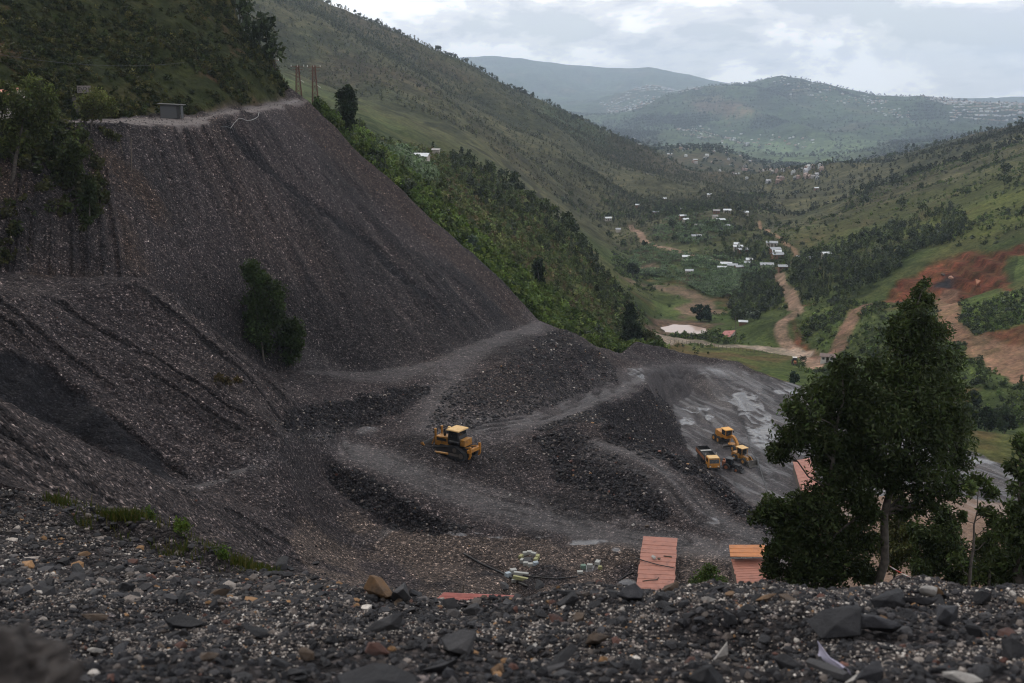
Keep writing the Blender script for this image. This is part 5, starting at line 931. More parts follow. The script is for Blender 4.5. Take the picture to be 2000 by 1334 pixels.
hose('pipe', 'pale plastic pipe lying bent on the top of the spoil slope below the road bend', 'pipe', [(450, 252), (458, 241), (467, 232), (474, 233), (482, 237), (490, 236), (498, 233), (504, 229), (506, 220)], .05, PLA0, .1, 120)
hose('pipe', 'short thin pale hose at the foot of the bent plastic pipe', 'pipe', [(430, 249), (445, 249), (454, 252), (457, 260)], .05, GRY, .1, 120)
for lb, a, b in (('thin bare pole standing on the bare slope left of the road edge', (257, 336), (256, 270)), ('thin bare pole leaning on the slope beside the standing one', (241, 300), (228, 260))):
    p = hit(*a, 60); d = p.y * CP - p.z * SP; q = Vector(dirv(*b) * d); tag(M().path([p - Vector((0, 0, .2)), q], .06, 6).build('wooden_pole', TIM), lb, 'pole')
for lb, a, b in (('wooden stake standing in front of the dull red roof, nearer the left end', (889, 1180), (893, 1151)), ('slim dark stake standing behind the dull red roof', (903, 1168), (906, 1141))):
    p = px(a[0], a[1], 84); d = p.y * CP - p.z * SP; q = Vector(dirv(*b) * d); g = Vector((p.x, p.y, ground(p.x, p.y) - .1)); tag(M().path([g, p, q], .07, 6).build('wooden_stake', TIM), lb, 'stake')
# concrete blocks round the shaft, block ruin, blocks by the puddle
BLKM = [pmat('pale_concrete', (.36, .36, .34), .9, 0, (.2, .19, .17), .6), pmat('lichen_block', (.30, .29, .14), .9, 0, (.2, .2, .16), .5), pmat('bluish_block', (.33, .38, .42), .9, 0, (.2, .2, .2), .5), pmat('green_block', (.13, .20, .16), .9, 0, (.18, .17, .15), .5)]
def block(u, v, yaw, m, s=(.5, .3, .32), lb=None, g=None, rmin=70, nm='concrete_block'):
    p = hit(u, v, rmin); o = M().box((0, 0, s[2] * .4), s, (0, 0, 0), (.93, .9)).build(nm, m, None, .03); o.location = p; o.rotation_euler = (rng.normal() * .06, rng.normal() * .06, R(yaw)); return tag(o, lb, 'block', g)
for u, v, yw, k in ((1020, 1098, 70, 0), (1018, 1090, 60, 1), (1026, 1084, 10, 0), (1034, 1082, 5, 0), (1042, 1085, -20, 0), (1050, 1090, 80, 1), (1047, 1096, 70, 1), (1046, 1103, 20, 2), (1036, 1106, 0, 0), (1027, 1104, -10, 0)): block(u, v, yw, BLKM[k], (.55, .4, .4), 'pale block in the ring around the square shaft hole', 'blocks ringing the square shaft')
p = hit(1034, 1094, 70); o = M().box((0, 0, .03), (1.15, 1.0, .14)).build('shaft_hole', BLK); o.location = p; tag(o, 'dark square shaft hole inside the ring of pale blocks', 'shaft')
for u, v, yw, k, s, lb in ((992, 1126, 30, 2, (.6, .5, .5), 'bluish white block leftmost of the block ruin'), (1002, 1119, 20, 0, (.7, .5, .5), 'pale block at the upper left of the block ruin'), (1018, 1124, -14, 0, (1.6, .35, .4), 'long grey slab at the back of the block ruin'), (1020, 1133, -14, 1, (2.0, .35, .35), 'long mossy slab at the front of the block ruin'), (1008, 1136, -10, 0, (.9, .4, .3), 'low pale block lying before the mossy slab'),
                           (1139, 1110, 10, 3, (.55, .45, .45), 'green tinted block beside the round puddle'), (1152, 1108, -5, 0, (.6, .4, .4), 'pale block behind the round puddle'), (1167, 1101, 70, 0, (.8, .5, .35), 'pale upright block highest of those at the round puddle'), (1172, 1111, 10, 1, (.4, .35, .35), 'small yellowish block right of the round puddle'), (1133, 1120, 0, 0, (.6, .4, .3), 'pale rubble block left of the round puddle')): block(u, v, yw, BLKM[k], s, lb)
for lb, u, v, s, m in (('white stone on the berm of the haul track below the bulldozer', 996, 969, .28, RK_W), ('small white stone on the haul track berm right of the larger one', 1041, 986, .22, RK_W), ('pale stone on the pit floor in front of the gravel bank', 1107, 1146, .34, RK_W), ('small orange object on the dark embankment', 812, 994, .25, RK_O), ('yellowish stone on the bench bank', 1026, 0, 0, None), ('pale boulder on the ridge of dark rubble', 1272, 865, .5, RK_B), ('pale brown boulder low on the dark spur flank', 1264, 1028, .38, RK_B), ('reddish boulder on the dark spur flank', 1116, 902, .4, RK_R), ('pale flat slab near the spur foot', 1237, 1026, .3, RK_W)):
    if m: rock('stone', lb, 'stone', hit(u, v, 60), s, m, int(u), sink=.2)
rock('boulder', 'orange boulder standing on the red quarry floor', 'boulder', hit(1908, 558, 300), 2.6, rock_mat('orange_boulder', (.40, .17, .09), (.25, .12, .07)), 77, sink=.15); rock('boulder', 'pinkish boulder beside the coal heap in the red quarry', 'boulder', hit(1858, 545, 300), 1.8, rock_mat('pink_boulder', (.36, .19, .13), (.25, .14, .1)), 78, sink=.15); rock('boulder', 'smaller pinkish boulder behind the coal heap in the red quarry', 'boulder', hit(1842, 538, 300), 1.2, RK_B, 79, sink=.15)
# --- hut, portal sign and house by the upper road
b = hit(336, 231, 120); H_ = mount('roadside_hut', 'dark grey tin hut with flat overhanging roof beside the upper road', 'hut', b, R(8))
M().box((-.25, 0, 1.0), (2.5, 1.8, 2.0)).build('wall', GRY, H_); M().box((1.15, -.93, .95), (.45, .06, 1.9)).build('door', BLK, H_); M().box((1.55, 0, 1.0), (.12, 1.8, 2.0)).build('post', GRY, H_); M().box((.1, -.1, 2.12), (4.0, 2.4, .1), (2, 3, 0)).build('roof', BLK, H_)
b = hit(168, 231, 120); S_ = mount('tunnel_portal', 'dark adit portal with a pale lettered board above, behind the umbrella tree', 'portal', b, R(8))
M().box((-1.2, .6, 1.2), (.5, .8, 2.4)).box((1.2, .6, 1.2), (.5, .8, 2.4)).box((0, .6, 2.65), (3.4, .8, .5)).build('frame', pmat('dark_concrete', (.06, .055, .05), .9), S_); M().box((0, .9, 1.2), (1.9, .1, 2.4)).build('opening', BLK, S_)
bd = M().box((0, .5, 4.05), (1.9, .08, 1.0)).build('sign_board', pmat('grey_pale_board', (.17, .15, .145), .85), S_); fc = bpy.data.curves.new('lettering', 'FONT'); fc.body = 'EV21'; fc.size = .85; fc.align_x = 'CENTER'; fc.extrude = .01; ft = bpy.data.objects.new('t', fc); COL.objects.link(ft); dg = bpy.context.evaluated_depsgraph_get(); me = bpy.data.meshes.new_from_object(ft.evaluated_get(dg)); bpy.data.objects.remove(ft); me.materials.clear(); me.materials.append(BLK)
lt = link('lettering', me, bd, (0, .44, 3.75)); lt.rotation_euler = (R(90), 0, 0)
def house(name, label, p, w, d, h, yaw, roof=S_TIN, wall=MUD, group=None, cat='house', gable=.18, parts=True):
    root = mount(name, label, cat, p, R(yaw), group); g = d * gable
    M().prism([(-d / 2, -1.2), (d / 2, -1.2), (d / 2, h), (0, h + g), (-d / 2, h)], -w / 2, w / 2).build('wall', wall, root)
    o = M(); e = .45
    for s in (-1, 1): o.add([(0, -w / 2 - e, h + g + .1), (0, w / 2 + e, h + g + .1), (s * (d / 2 + e), w / 2 + e, h + .1 - e * 2 * gable), (s * (d / 2 + e), -w / 2 - e, h + .1 - e * 2 * gable)] + [(0, -w / 2 - e, h + g + .02), (0, w / 2 + e, h + g + .02), (s * (d / 2 + e), w / 2 + e, h + .02 - e * 2 * gable), (s * (d / 2 + e), -w / 2 - e, h + .02 - e * 2 * gable)], [(0, 1, 2, 3), (4, 7, 6, 5), (2, 6, 7, 3), (0, 3, 7, 4), (1, 5, 6, 2)])
    o.build('roof', roof, root)
    if parts:
        M().box((-d / 2 - .02, 0, 1.0), (.06, .9, 2.0)).build('door', TIM, root)
        for s in (-1, 1): M().box((-d / 2 - .02, s * w * .3, 1.4), (.06, .8, .8)).build('window', BLK, root)
    return root
TINS = [sheet_mat('bright_tin', (.62, .64, .66)), sheet_mat('grey_tin', (.36, .37, .39)), sheet_mat('dull_tin', (.27, .25, .24))]
hs = [(1395, 486, 24, 0, 'bright'), (1410, 527, 17, 0, 'bright white roofed house standing alone below the dirt road'), (1430, 522, 20, 1, 'long grey roofed house, leftmost of the row just below the dirt road'), (1418, 519, 22, 0, 'grey roofed house behind the others in the row below the dirt road'), (1443, 525, 16, 1, 'small grey roofed house at the right end of the row below the dirt road'), (1346, 533, 15, 1, 'greenish grey roofed house lowest at the left of the village'), (1387, 531, 16, 0, ''), (1339, 505, 13, 0, 'brown and white roofed house on the left just under the dirt road'),
      (1450, 491, 20, 1, 'grey roofed house lowest in the middle cluster under the trees'), (1441, 485, 18, 0, 'bright roofed house in the middle cluster under the trees'), (1438, 480, 9, 0, 'small bright roof at the top of the middle cluster'), (1507, 478, 22, 1, 'grey and rust roofed house topmost of the right hand stack'), (1513, 490, 21, 1, 'grey roofed house second from the top of the right hand stack'), (1517, 495, 17, 0, 'narrow bright roofed house third in the right hand stack'), (1518, 501, 24, 1, 'wide grey roofed house lowest of the right hand stack'), (1463, 511, 12, 0, 'small bright roof between the dirt road and the banana plants'), (1459, 517, 10, 1, 'small grey roof just above the end of the dirt road'),
      (1497, 521, 26, 1, 'long grey roof right where the two dirt roads meet'), (1530, 525, 22, 1, 'long low grey roof just left of the red bank'), (1565, 508, 18, 0, 'bright roofed house right of the red bank'), (1582, 510, 8, 0, 'tiny bright roof right of the red bank house'), (1614, 501, 19, 0, 'bright long roof apart at the edge of the eucalyptus wood'), (1407, 432, 17, 0, 'bright roofed house in the upper village above a red yard'), (1418, 444, 13, 1, 'grey blue roofed house just below the red yard'), (1365, 443, 16, 2, 'brown striped roof house in the upper village left of the red yard'), (1360, 464, 19, 1, 'grey roofed house among bananas above the dirt road'), (1333, 424, 13, 0, 'bright roofed mud house on the upper left of the village'), (1339, 431, 11, 0, 'small bright roof just below the upper left mud house'), (1280, 416, 13, 1, 'pale roofed house farthest left in the upper village'), (1420, 413, 15, 0, 'pale roofed house on the crest of the village hill'), (1399, 414, 13, 2, 'brown mud house left of the crest house'), (1456, 417, 10, 0, 'pale roof at the right end of the village crest'), (1333, 410, 8, 1, 'small grey roof on the crest at the left'), (1396, 425, 10, 2, 'small reddish roof beside the red yard house'), (1501, 408, 5, 0, 'tiny white house standing alone right of the crest'), (1187, 428, 14, 0, 'bright roofed house alone at the foot of the left mountain'), (1245, 402, 8, 0, 'tiny white house above the dirt road bend'), (1207, 450, 9, 1, 'small grey house left of the dirt road bend'), (1298, 389, 7, 0, 'tiny pale house left above the village crest'), (1385, 381, 8, 0, 'tiny pale house beyond the village crest'), (1594, 368, 8, 0, 'small white house on the far right ridge foot'), (1241, 268, 7, 0, 'white house on the skyline of the left mountain'), (1248, 282, 8, 0, 'white house just under the left mountain skyline'), (1308, 300, 10, 0, 'white house lower along the left mountain ridge'), (1358, 311, 9, 0, 'bright domed roof house on the knoll'), (1428, 322, 8, 0, 'white house on the right flank of the knoll')]
for i, (u, v, w, t, lb) in enumerate(hs):
    if not lb or lb == 'bright': continue
    p = hit(u, v + 3, 300)
    if p is None: continue
    d = p.y * CP - p.z * SP; W = min(w * d / FPX * .92, 14); house('village_house', lb, p, W, max(W * .55, 3.4), 2.5, 90 + rng.uniform(-14, 14) - 90 + 90, TINS[t], (MUD, PLA)[i % 2], 'houses of the valley village', gable=.24, parts=w > 12)
p = hit(820, 318, 300); house('farmhouse', 'bright tin roofed farmhouse on the bright green spur above the spoil slope', p, 6.5, 4.2, 2.5, 78, TINS[0], PLA, gable=.24); p = hit(802, 316, 300); house('outbuilding', 'low bright roofed outbuilding left of the farmhouse', p, 3.4, 2.6, 1.7, 84, TINS[0], MUD, cat='outbuilding', parts=False); p = hit(852, 302, 300); house('outbuilding', 'small tan hut on the spur right of the farmhouse', p, 2.6, 2.4, 2.0, 84, TINS[2], PLA, cat='outbuilding', parts=False)
p = hit(1616, 706, 250); house('gate_house', 'small white walled house with brown roof beside the road loop', p, 4.5, 3.4, 2.2, 70, sheet_mat('brown_tin', (.14, .09, .075)), WHT); p = hit(1451, 634, 300); house('outbuilding', 'tiny white topped shack above the red roofed shed', p, 3.4, 2.4, 1.6, 80, TINS[0], MUD, cat='outbuilding', parts=False)
p = hit(6, 226, 120); house('roadside_house', 'orange tiled house at the far left behind the leaning tree', p, 7, 5, 2.6, 70, sheet_mat('orange_tile', (.62, .17, .06)), PLA)
# far settlements: many hundreds of roofs, only dots in the photograph
def town(name, areas):
    V = []; F = []; C = []
    for poly, n, sz in areas:
        m = inpoly(poly, 1300, 9500, False); P = scatter(n, m, 3)
        for p in P:
            w = rng.uniform(*sz); l = w * rng.uniform(.6, .9); h = rng.uniform(2.4, 4); a = rng.uniform(0, 3.14); ca, sa = math.cos(a), math.sin(a); o = len(V)
            for x, y, z in ((-1, -1, -3), (1, -1, -3), (1, 1, -3), (-1, 1, -3), (-1, -1, h), (1, -1, h), (1, 1, h), (-1, 1, h), (-1, 0, h + 1.6), (1, 0, h + 1.6)): V.append((p[0] + (x * w * ca - y * l * sa) / 2, p[1] + (x * w * sa + y * l * ca) / 2, p[2] + z))
            F += [(o, o + 1, o + 5, o + 4), (o + 1, o + 2, o + 6, o + 5), (o + 2, o + 3, o + 7, o + 6), (o + 3, o, o + 4, o + 7), (o + 4, o + 5, o + 9, o + 8), (o + 7, o + 8, o + 9, o + 6), (o + 4, o + 8, o + 7, o + 7), (o + 5, o + 6, o + 9, o + 9)]
            c = ((.50, .50, .50), (.38, .38, .40), (.25, .17, .14), (.28, .26, .24), (.30, .22, .18))[rng.integers(0, 5)]; C += [c] * 10
    me = bpy.data.meshes.new(name); me.from_pydata(V, [], [f if f[2] != f[3] else f[:3] for f in F]); at = me.attributes.new('Col', 'FLOAT_COLOR', 'POINT'); at.data.foreach_set('color', np.c_[np.array(C), np.ones(len(C))].astype(np.float32).ravel()); me.materials.append(M_TOWN); tag(link(name, me), kind='stuff')
M_TOWN, _t, _b2 = mat('roofs_and_walls'); _a = nd(_t, 'ShaderNodeAttribute', attribute_name='Col'); _t.links.new(_a.outputs['Color'], _b2.inputs['Base Color']); _b2.inputs['Roughness'].default_value = .7
town('distant_settlement', [([(1790,168),(1900,180),(2000,200),(2100,210),(2100,232),(1990,225),(1880,215),(1800,190)], 620, (8, 15)), ([(1680,185),(1730,195),(1800,235),(1760,240),(1690,210)], 70, (8, 13)), ([(1170,200),(1230,180),(1290,190),(1250,215),(1190,222)], 200, (10, 16)), ([(1230,165),(1340,163),(1380,172),(1330,182),(1240,178)], 260, (10, 16)), ([(1330,240),(1480,262),(1600,270),(1580,292),(1440,285),(1320,262)], 130, (8, 14)), ([(1290,282),(1420,284),(1490,330),(1560,345),(1500,360),(1380,345)], 60, (4, 7)), ([(1490,335),(1640,322),(1640,345),(1520,360)], 60, (3.5, 6)), ([(1520,150),(1640,172),(1700,200),(1600,205),(1500,175)], 80, (8, 13)), ([(1850,215),(2000,225),(2000,240),(1860,235)], 120, (8, 13))])
# --- lattice pylons beyond the road bend, pole by the lower road
PYL = pmat('rusty_steel', (.15, .075, .055), .7, .3, (.08, .05, .04), .5)
def pylon(lb, u, vt, vb, r, w=1.5):
    b = px(u, vb, r); b.z = min(b.z, ground(b.x, b.y)); top = px(u, vt, r).z - b.z; root = mount('lattice_pylon', lb, 'pylon', b, R(20), 'lattice pylons beyond the road bend'); o = M(); n = 9
    for i in range(n):
        z0, z1 = top * i / n, top * (i + 1) / n; a, c = w / 2 * (1 - .62 * i / n), w / 2 * (1 - .62 * (i + 1) / n); q = ((-1, -1), (1, -1), (1, 1), (-1, 1))
        for k in range(4):
            x, y = q[k]; x2, y2 = q[(k + 1) % 4]; o.path([(x * a, y * a, z0), (x * c, y * c, z1)], .06, 4).path([(x * a, y * a, z0), (x2 * c, y2 * c, z1)], .035, 4).path([(x2 * a, y2 * a, z0), (x * c, y * c, z1)], .035, 4).path([(x * c, y * c, z1), (x2 * c, y2 * c, z1)], .03, 4)
    o.build('lattice_mast', PYL, root); M().box((0, 0, top * .97), (3.0, .12, .12)).box((0, 0, top * .9), (2.2, .1, .1)).build('cross_arm', PYL, root)
    for x in (-1.4, 0, 1.4): M().cyl((x, 0, top * .97), (x, 0, top * .97 + .45), .08, 8).build('insulator', WHT, root)
    M().box((.9, -.2, top * .62), (.9, .1, .12), (0, 35, 0)).build('lamp_arm', WHT, root); return root
pylon('left of the two rusty lattice pylons at the road bend', 584, 128, 192, 236, 1.5); pylon('right of the two rusty lattice pylons at the road bend, the tallest', 616, 128, 200, 232, 1.6); pylon('small rusty pylon half hidden behind the hill edge', 534, 116, 150, 262, 1.3)
p = hit(1437, 668, 300); d = p.y * CP - p.z * SP; tag(M().path([p, Vector(dirv(1437, 618) * d)], .13, 6).build('utility_pole', TIM), 'slim utility pole beside the lower road near the red roofed shed', 'pole')
a = px(-60, 96, 150); b = px(360, 122, 188); tag(M().path([a + (b - a) * t + Vector((0, 0, -1.2 * 4 * t * (1 - t))) for t in np.linspace(0, 1, 14)], .03, 4).build('overhead_wire', BLK), 'thin overhead wire crossing the dark hillside above the upper road', 'wire')
# fence posts along the lower road
fp = M().path([(0, 0, -.2), (0, 0, 1.5)], .07, 5); fo = fp.build('fence_post', TIM)
for i, t in enumerate(np.linspace(0, 1, 30)):
    u = 1310 + 225 * t; v = np.interp(u, [1290, 1340, 1415, 1490, 1540], [668, 672, 683, 692, 702]); p = hit(u, v, 280); o = fo if i == 0 else fo.copy()
    if i: COL.objects.link(o)
    o.location = p; tag(o, 'thin fence post along the near edge of the lower road', 'post', 'fence posts along the lower road')
# barrier tape between the trees
a, b = px(1738, 1106, 41), px(1895, 1154, 33); TAPE, _t, _b2 = mat('barrier_tape'); _c = nd(_t, 'ShaderNodeTexCoord'); _w = nd(_t, 'ShaderNodeTexWave', bands_direction='X'); _w.inputs['Scale'].default_value = 2.2; _t.links.new(_c.outputs['Object'], _w.inputs['Vector']); _t.links.new(ramp(_t, _w.outputs['Fac'], [(.45, (.55, .06, .03)), (.55, (.7, .66, .6))]), _b2.inputs['Base Color'])
tag(M().path([a + (b - a) * t + Vector((0, 0, -.25 * 4 * t * (1 - t))) for t in np.linspace(0, 1, 24)], .03, 4).build('barrier_tape', TAPE), 'red and white barrier tape sagging between the trees at right', 'tape')
# ------------------------------------------------------------------ the gravel bank: stones and rocks
def ico(): 
    b = bmesh.new(); bmesh.ops.create_icosphere(b, subdivisions=1, radius=1); V = np.array([v.co for v in b.verts]); F = np.array([[v.index for v in f.verts] for f in b.faces]); b.free(); return V, F
IV, IF = ico()
def pebbles(name, P, size, tone, flat_=.65):
    n = len(P); K = 24; base = [IV * rng.uniform(.6, 1.3, (len(IV), 1)) * np.array([1, rng.uniform(.6, 1), rng.uniform(.45, flat_ + .15)]) for _ in range(K)]; which = rng.integers(0, K, n); Vs = np.empty((n, len(IV), 3), np.float32)
    for k in range(K):
        i = np.flatnonzero(which == k); a = rng.uniform(0, 6.28, len(i)); t = rng.normal(size=len(i)) * .4; ca, sa, ct, st = np.cos(a), np.sin(a), np.cos(t), np.sin(t); B = base[k]
        x, y, z = B[None, :, 0], B[None, :, 1], B[None, :, 2]; y2 = y * ct[:, None] - z * st[:, None]; z2 = y * st[:, None] + z * ct[:, None]
        Vs[i] = np.stack([x * ca[:, None] - y2 * sa[:, None], x * sa[:, None] + y2 * ca[:, None], z2], -1) * size[i][:, None, None] + P[i][:, None, :]
    F = (IF[None] + (np.arange(n) * len(IV))[:, None, None]).reshape(-1, 3); C = np.repeat(tone, len(IV), 0); o = link(name, mesh_np(name, Vs.reshape(-1, 3), F, {'Col': C}, False, [M_STONE])); o['kind'] = 'stuff'
M_STONE, _t, _b2 = mat('loose_stone'); _a = nd(_t, 'ShaderNodeAttribute', attribute_name='Col'); _g = nd(_t, 'ShaderNodeNewGeometry'); _n = nd(_t, 'ShaderNodeTexNoise'); _n.inputs['Scale'].default_value = 60; _n.inputs['Detail'].default_value = 5; _t.links.new(_g.outputs['Position'], _n.inputs['Vector'])
_t.links.new(mixc(_t, 1.0, _a.outputs['Color'], ramp(_t, _n.outputs['Fac'], [(.3, (.7, .7, .7)), (.7, (1.25, 1.22, 1.2))]), 'MULTIPLY'), _b2.inputs['Base Color']); _b2.inputs['Roughness'].default_value = .7; _b2.inputs['Specular IOR Level'].default_value = .15
STONES = np.array([(.020, .020, .023), (.033, .032, .035), (.055, .050, .050), (.095, .080, .072), (.17, .145, .13), (.33, .29, .26), (.50, .46, .42), (.26, .15, .075), (.10, .05, .04)])
def tones(n, p): return .84 * STONES[rng.choice(len(STONES), size=n, p=np.array(p) / sum(p))] * np.exp(rng.normal(size=(n, 1)) * .22)
patch = sstep(-.15, .35, fbm(X, Y, 1.6, 4, 101) + .25 * fbm(X, Y, 5, 2, 102))     # pale pebbly patches between dark fines
scar = (np.minimum(linedist([(150, 1008), (250, 1034), (330, 1062), (420, 1096), (480, 1118)], 12), 9) < .55) & (RR < 31)
near = (RR > 2.0) & (RR < 14) & mine; mid = (RR >= 11) & (RR < 31) & mine
def pebset(name, mask, n, lo, hi, pp):
    P = scatter(n, mask, .25, dens=pp); s = np.exp(rng.uniform(math.log(lo), math.log(hi), n)); P[:, 2] += s * .12; return P, s
P, s = pebset('p', near, 130000, .006, .017, patch * 1.3 + .06); pebbles('gravel', P, s, tones(len(P), (15, 16, 15, 12, 13, 14, 10, 2.2, 1.5)))
P, s = pebset('p', near, 20000, .016, .05, 1.4 - patch * .6); pebbles('gravel', P, s, tones(len(P), (46, 30, 12, 5, 2.5, 1.5, .7, .8, 1.4)))
P, s = pebset('p', mid & ~scar, 42000, .014, .045, .3 + patch); pebbles('gravel', P, s, tones(len(P), (20, 22, 20, 14, 11, 8, 3, 2, 2)))
P, s = pebset('p', mid, 1500, .05, .13, np.ones_like(patch)); pebbles('rubble', P, s, tones(len(P), (32, 26, 16, 8, 4, 3, 1, 2, 3)))
lm = mine & (RR > 60) & (RR < 215)
P, s = pebset('p', lm & (loose_s + mound_s * .5 + soft(scarp) * .7 > .3), 11000, .08, .28, np.ones_like(patch)); pebbles('rubble', P, s, tones(len(P), (42, 32, 15, 6, 2.5, 1.5, .4, .2, 1)))
P, s = pebset('p', lm & slope_poly & (uproad < .1), 5000, .05, .17, np.clip(.2 + sstep(-.2, .5, fbm(X, Y, 16, 3, 103)), 0, 2)); pebbles('rubble', P, s, tones(len(P), (34, 30, 20, 9, 4, 2.5, .5, .3, 1)))
P, s = pebset('p', lm & ~slope_poly & (wall_s < .1) & (yard_s < .3) & (tracks < .4) & (tan_s < .1) & (puddle < .1), 9000, .04, .15, np.ones_like(patch)); pebbles('rubble', P, s, tones(len(P), (30, 30, 22, 11, 5, 3, .7, .4, 1)))
big = [('ochre orange rock propped on a dark one at the left end of the bank crest', 740, 1150, 36, RK_O, (1.4, .7, .8)), ('grey block of rock right of the ochre rock on the bank crest', 782, 1166, 30, RK_G, (1, .9, 1.1)), ('low dark rock right of the grey block on the crest', 812, 1160, 22, RK_D, (1.3, .8, .8)), ('flat grey slab tilted on the bank below the ochre rock', 748, 1218, 36, RK_G, (1.4, .8, .5)), ('small grey rock sitting on the crest below the red roof', 922, 1196, 20, RK_G, (1, .8, 1)), ('light grey angular rock at the right end of the red roof', 992, 1178, 15, RK_G, (1, .9, .9)), ('dark rock on the crest in front of the pit blocks', 1105, 1172, 26, RK_D, (1.2, .8, .9)), ('big grey rock on the crest below the terracotta shed', 1232, 1164, 26, RK_BL, (1.2, .9, .9)), ('dark rounded rock on the crest right of the terracotta shed', 1298, 1168, 22, RK_D, (1.2, .8, .8)),
       ('large grey faceted rock in the middle of the bank', 905, 1262, 42, RK_G, (1.3, .9, .9)), ('flat dark slab leaning left of the large faceted rock', 862, 1300, 34, RK_D, (1.5, .8, .5)), ('huge dark slab at the bottom edge left of centre', 735, 1322, 66, RK_D, (1.5, .8, .5)), ('brown blocky rock on the right of the bank centre', 1166, 1250, 30, RK_B, (1.1, .9, .9)), ('dark tilted slab below the brown blocky rock', 1085, 1292, 38, RK_D, (1.7, .6, .4)), ('grey flat stone pair near the bottom, upper one', 1080, 1305, 24, RK_G, (1.3, .8, .6)), ('grey flat stone right of the tilted slab near the bottom', 1102, 1318, 24, RK_G, (1.2, .9, .6)), ('reddish brown rock on the lower left of the bank', 732, 1272, 24, RK_R, (1.4, .8, .8)), ('small ochre rock with dark patches near the bottom centre', 974, 1312, 18, RK_O, (1, .9, .9)),
       ('large dark shale slab with sloping top on the right of the bank', 1642, 1216, 62, RK_D, (1.5, .8, .75)), ('large dark broken rock right of the sloping slab', 1700, 1222, 52, RK_BL, (1.2, .9, .9)), ('small pointed dark rock between the two large dark ones', 1668, 1190, 18, RK_D, (.8, .8, 1.3)), ('dark pointed boulder at the right of the bank', 1852, 1208, 40, RK_BL, (1, .9, 1.1)), ('dark upright rock right of the pointed boulder', 1905, 1240, 26, RK_D, (.9, .8, 1.3)), ('dark block on the crest at the far right', 1918, 1170, 24, RK_D, (1, .9, 1.1)), ('long dark rock on the crest under the big tree', 1738, 1172, 36, RK_D, (1.6, .8, .7)), ('dark rock on the crest right of the long one', 1795, 1172, 30, RK_D, (1.5, .8, .7)), ('brown tipped rock on the crest below the barrier tape', 1832, 1158, 20, RK_O, (.8, .7, 1.2)), ('whitish quartz rock on the crest near the brown tipped one', 1808, 1156, 20, RK_W, (1.2, .9, .8)), ('orange rock on the crest at the foot of the two level shed', 1494, 1168, 20, RK_O, (1.2, .8, .8)), ('small ochre rock on the crest left of the two level shed', 1424, 1164, 15, RK_O, (.8, .8, 1.2)), ('pale quartz stone on the crest left of the ochre one', 1382, 1172, 14, RK_W, (1.1, .9, .9)),
       ('dark slab on the bank below the quartz stone', 1424, 1208, 26, RK_D, (1.5, .8, .7)), ('dark half buried rock low on the right of the bank', 1975, 1272, 36, RK_D, (1.4, .9, .7)), ('dark rock at the bottom edge near the violet cloth', 1545, 1300, 30, RK_D, (1.4, .9, .8)), ('dark rock at the bottom edge left of the white quartz', 1700, 1322, 30, RK_BL, (1.3, .9, .8)), ('white quartz lump at the bottom edge', 1668, 1326, 18, RK_W, (1.4, .9, .7)), ('white quartz lump low on the right of the bank', 1880, 1322, 26, RK_W, (1.6, .9, .5)), ('white quartz lump on the bank below the slab', 1406, 1282, 24, RK_W, (1.5, .9, .7)), ('grey rock at the bottom edge right of centre', 1384, 1322, 34, RK_D, (1.3, .9, .8)), ('flat dark rock at the left of the bank', 362, 1216, 30, RK_D, (1.5, .9, .8)), ('grey stone just below the flat dark rock at left', 345, 1240, 22, RK_G, (1.3, .9, .7)), ('brown flat slab on the left of the bank', 178, 1205, 24, RK_B, (1.4, .8, .7)), ('pale speckled rock low on the left of the bank', 186, 1272, 22, RK_W, (1.1, .9, .8)), ('brown grey faceted rock low left of centre', 408, 1285, 20, RK_B, (1.1, .9, 1)), ('dark rounded rock low on the left', 310, 1286, 17, RK_D, (1.1, .9, .9)), ('dark rock right of a buried slab on the left bank', 500, 1238, 28, RK_D, (1.2, .9, .9)), ('dark rock low on the bank left of the huge slab', 580, 1315, 22, RK_D, (1.1, .9, .9)), ('brown rock far left of the huge slab', 600, 1280, 20, RK_B, (1.2, .9, .8)), ('dark rock on the upper left bank', 250, 1152, 18, RK_D, (1.2, .9, .9)), ('grey dark rock beside it on the upper left bank', 232, 1164, 15, RK_BL, (1.2, .9, .9)), ('ochre flat stone on the left bank under the grass', 165, 1082, 11, RK_O, (1.2, .8, .7))]
for i, (lb, u, v, s_, m, st) in enumerate(big):
    p = hit(u, v + s_ * .35, 1.6); d = p.y * CP - p.z * SP; rock('rock', lb, 'rock', p, s_ * d / FPX, m, 1000 + i, (rng.normal() * .3, rng.normal() * .3, rng.uniform(-.6, .6)), 'rocks on the gravel bank', .02, (st[0], st[1], st[2] * 1.25), .95)
for i in range(235):
    u = rng.uniform(-20, 2020); v = rng.uniform(1165, 1334) if rng.random() < .7 else rng.uniform(1100, 1180)
    if u > 640 and v < 1172: v += 40
    p = hit(u, v, 1.6); d = p.y * CP - p.z * SP; k = rng.choice(7, p=[.66, .14, .05, .015, .02, .035, .08]); rock('rock', ('dark shale rock', 'grey shale rock', 'brown rock', 'ochre rock', 'pale quartz rock', 'reddish rock', 'blue grey rock')[k] + ' among the smaller rocks of the gravel bank', 'rock', p, np.exp(rng.uniform(math.log(6), math.log(24))) * d / FPX, (RK_D, RK_G, RK_B, RK_O, RK_W, RK_R, RK_BL)[k], 2000 + i, None, 'smaller rocks on the gravel bank', .2, (rng.uniform(1, 1.5), .9, rng.uniform(.6, 1)))
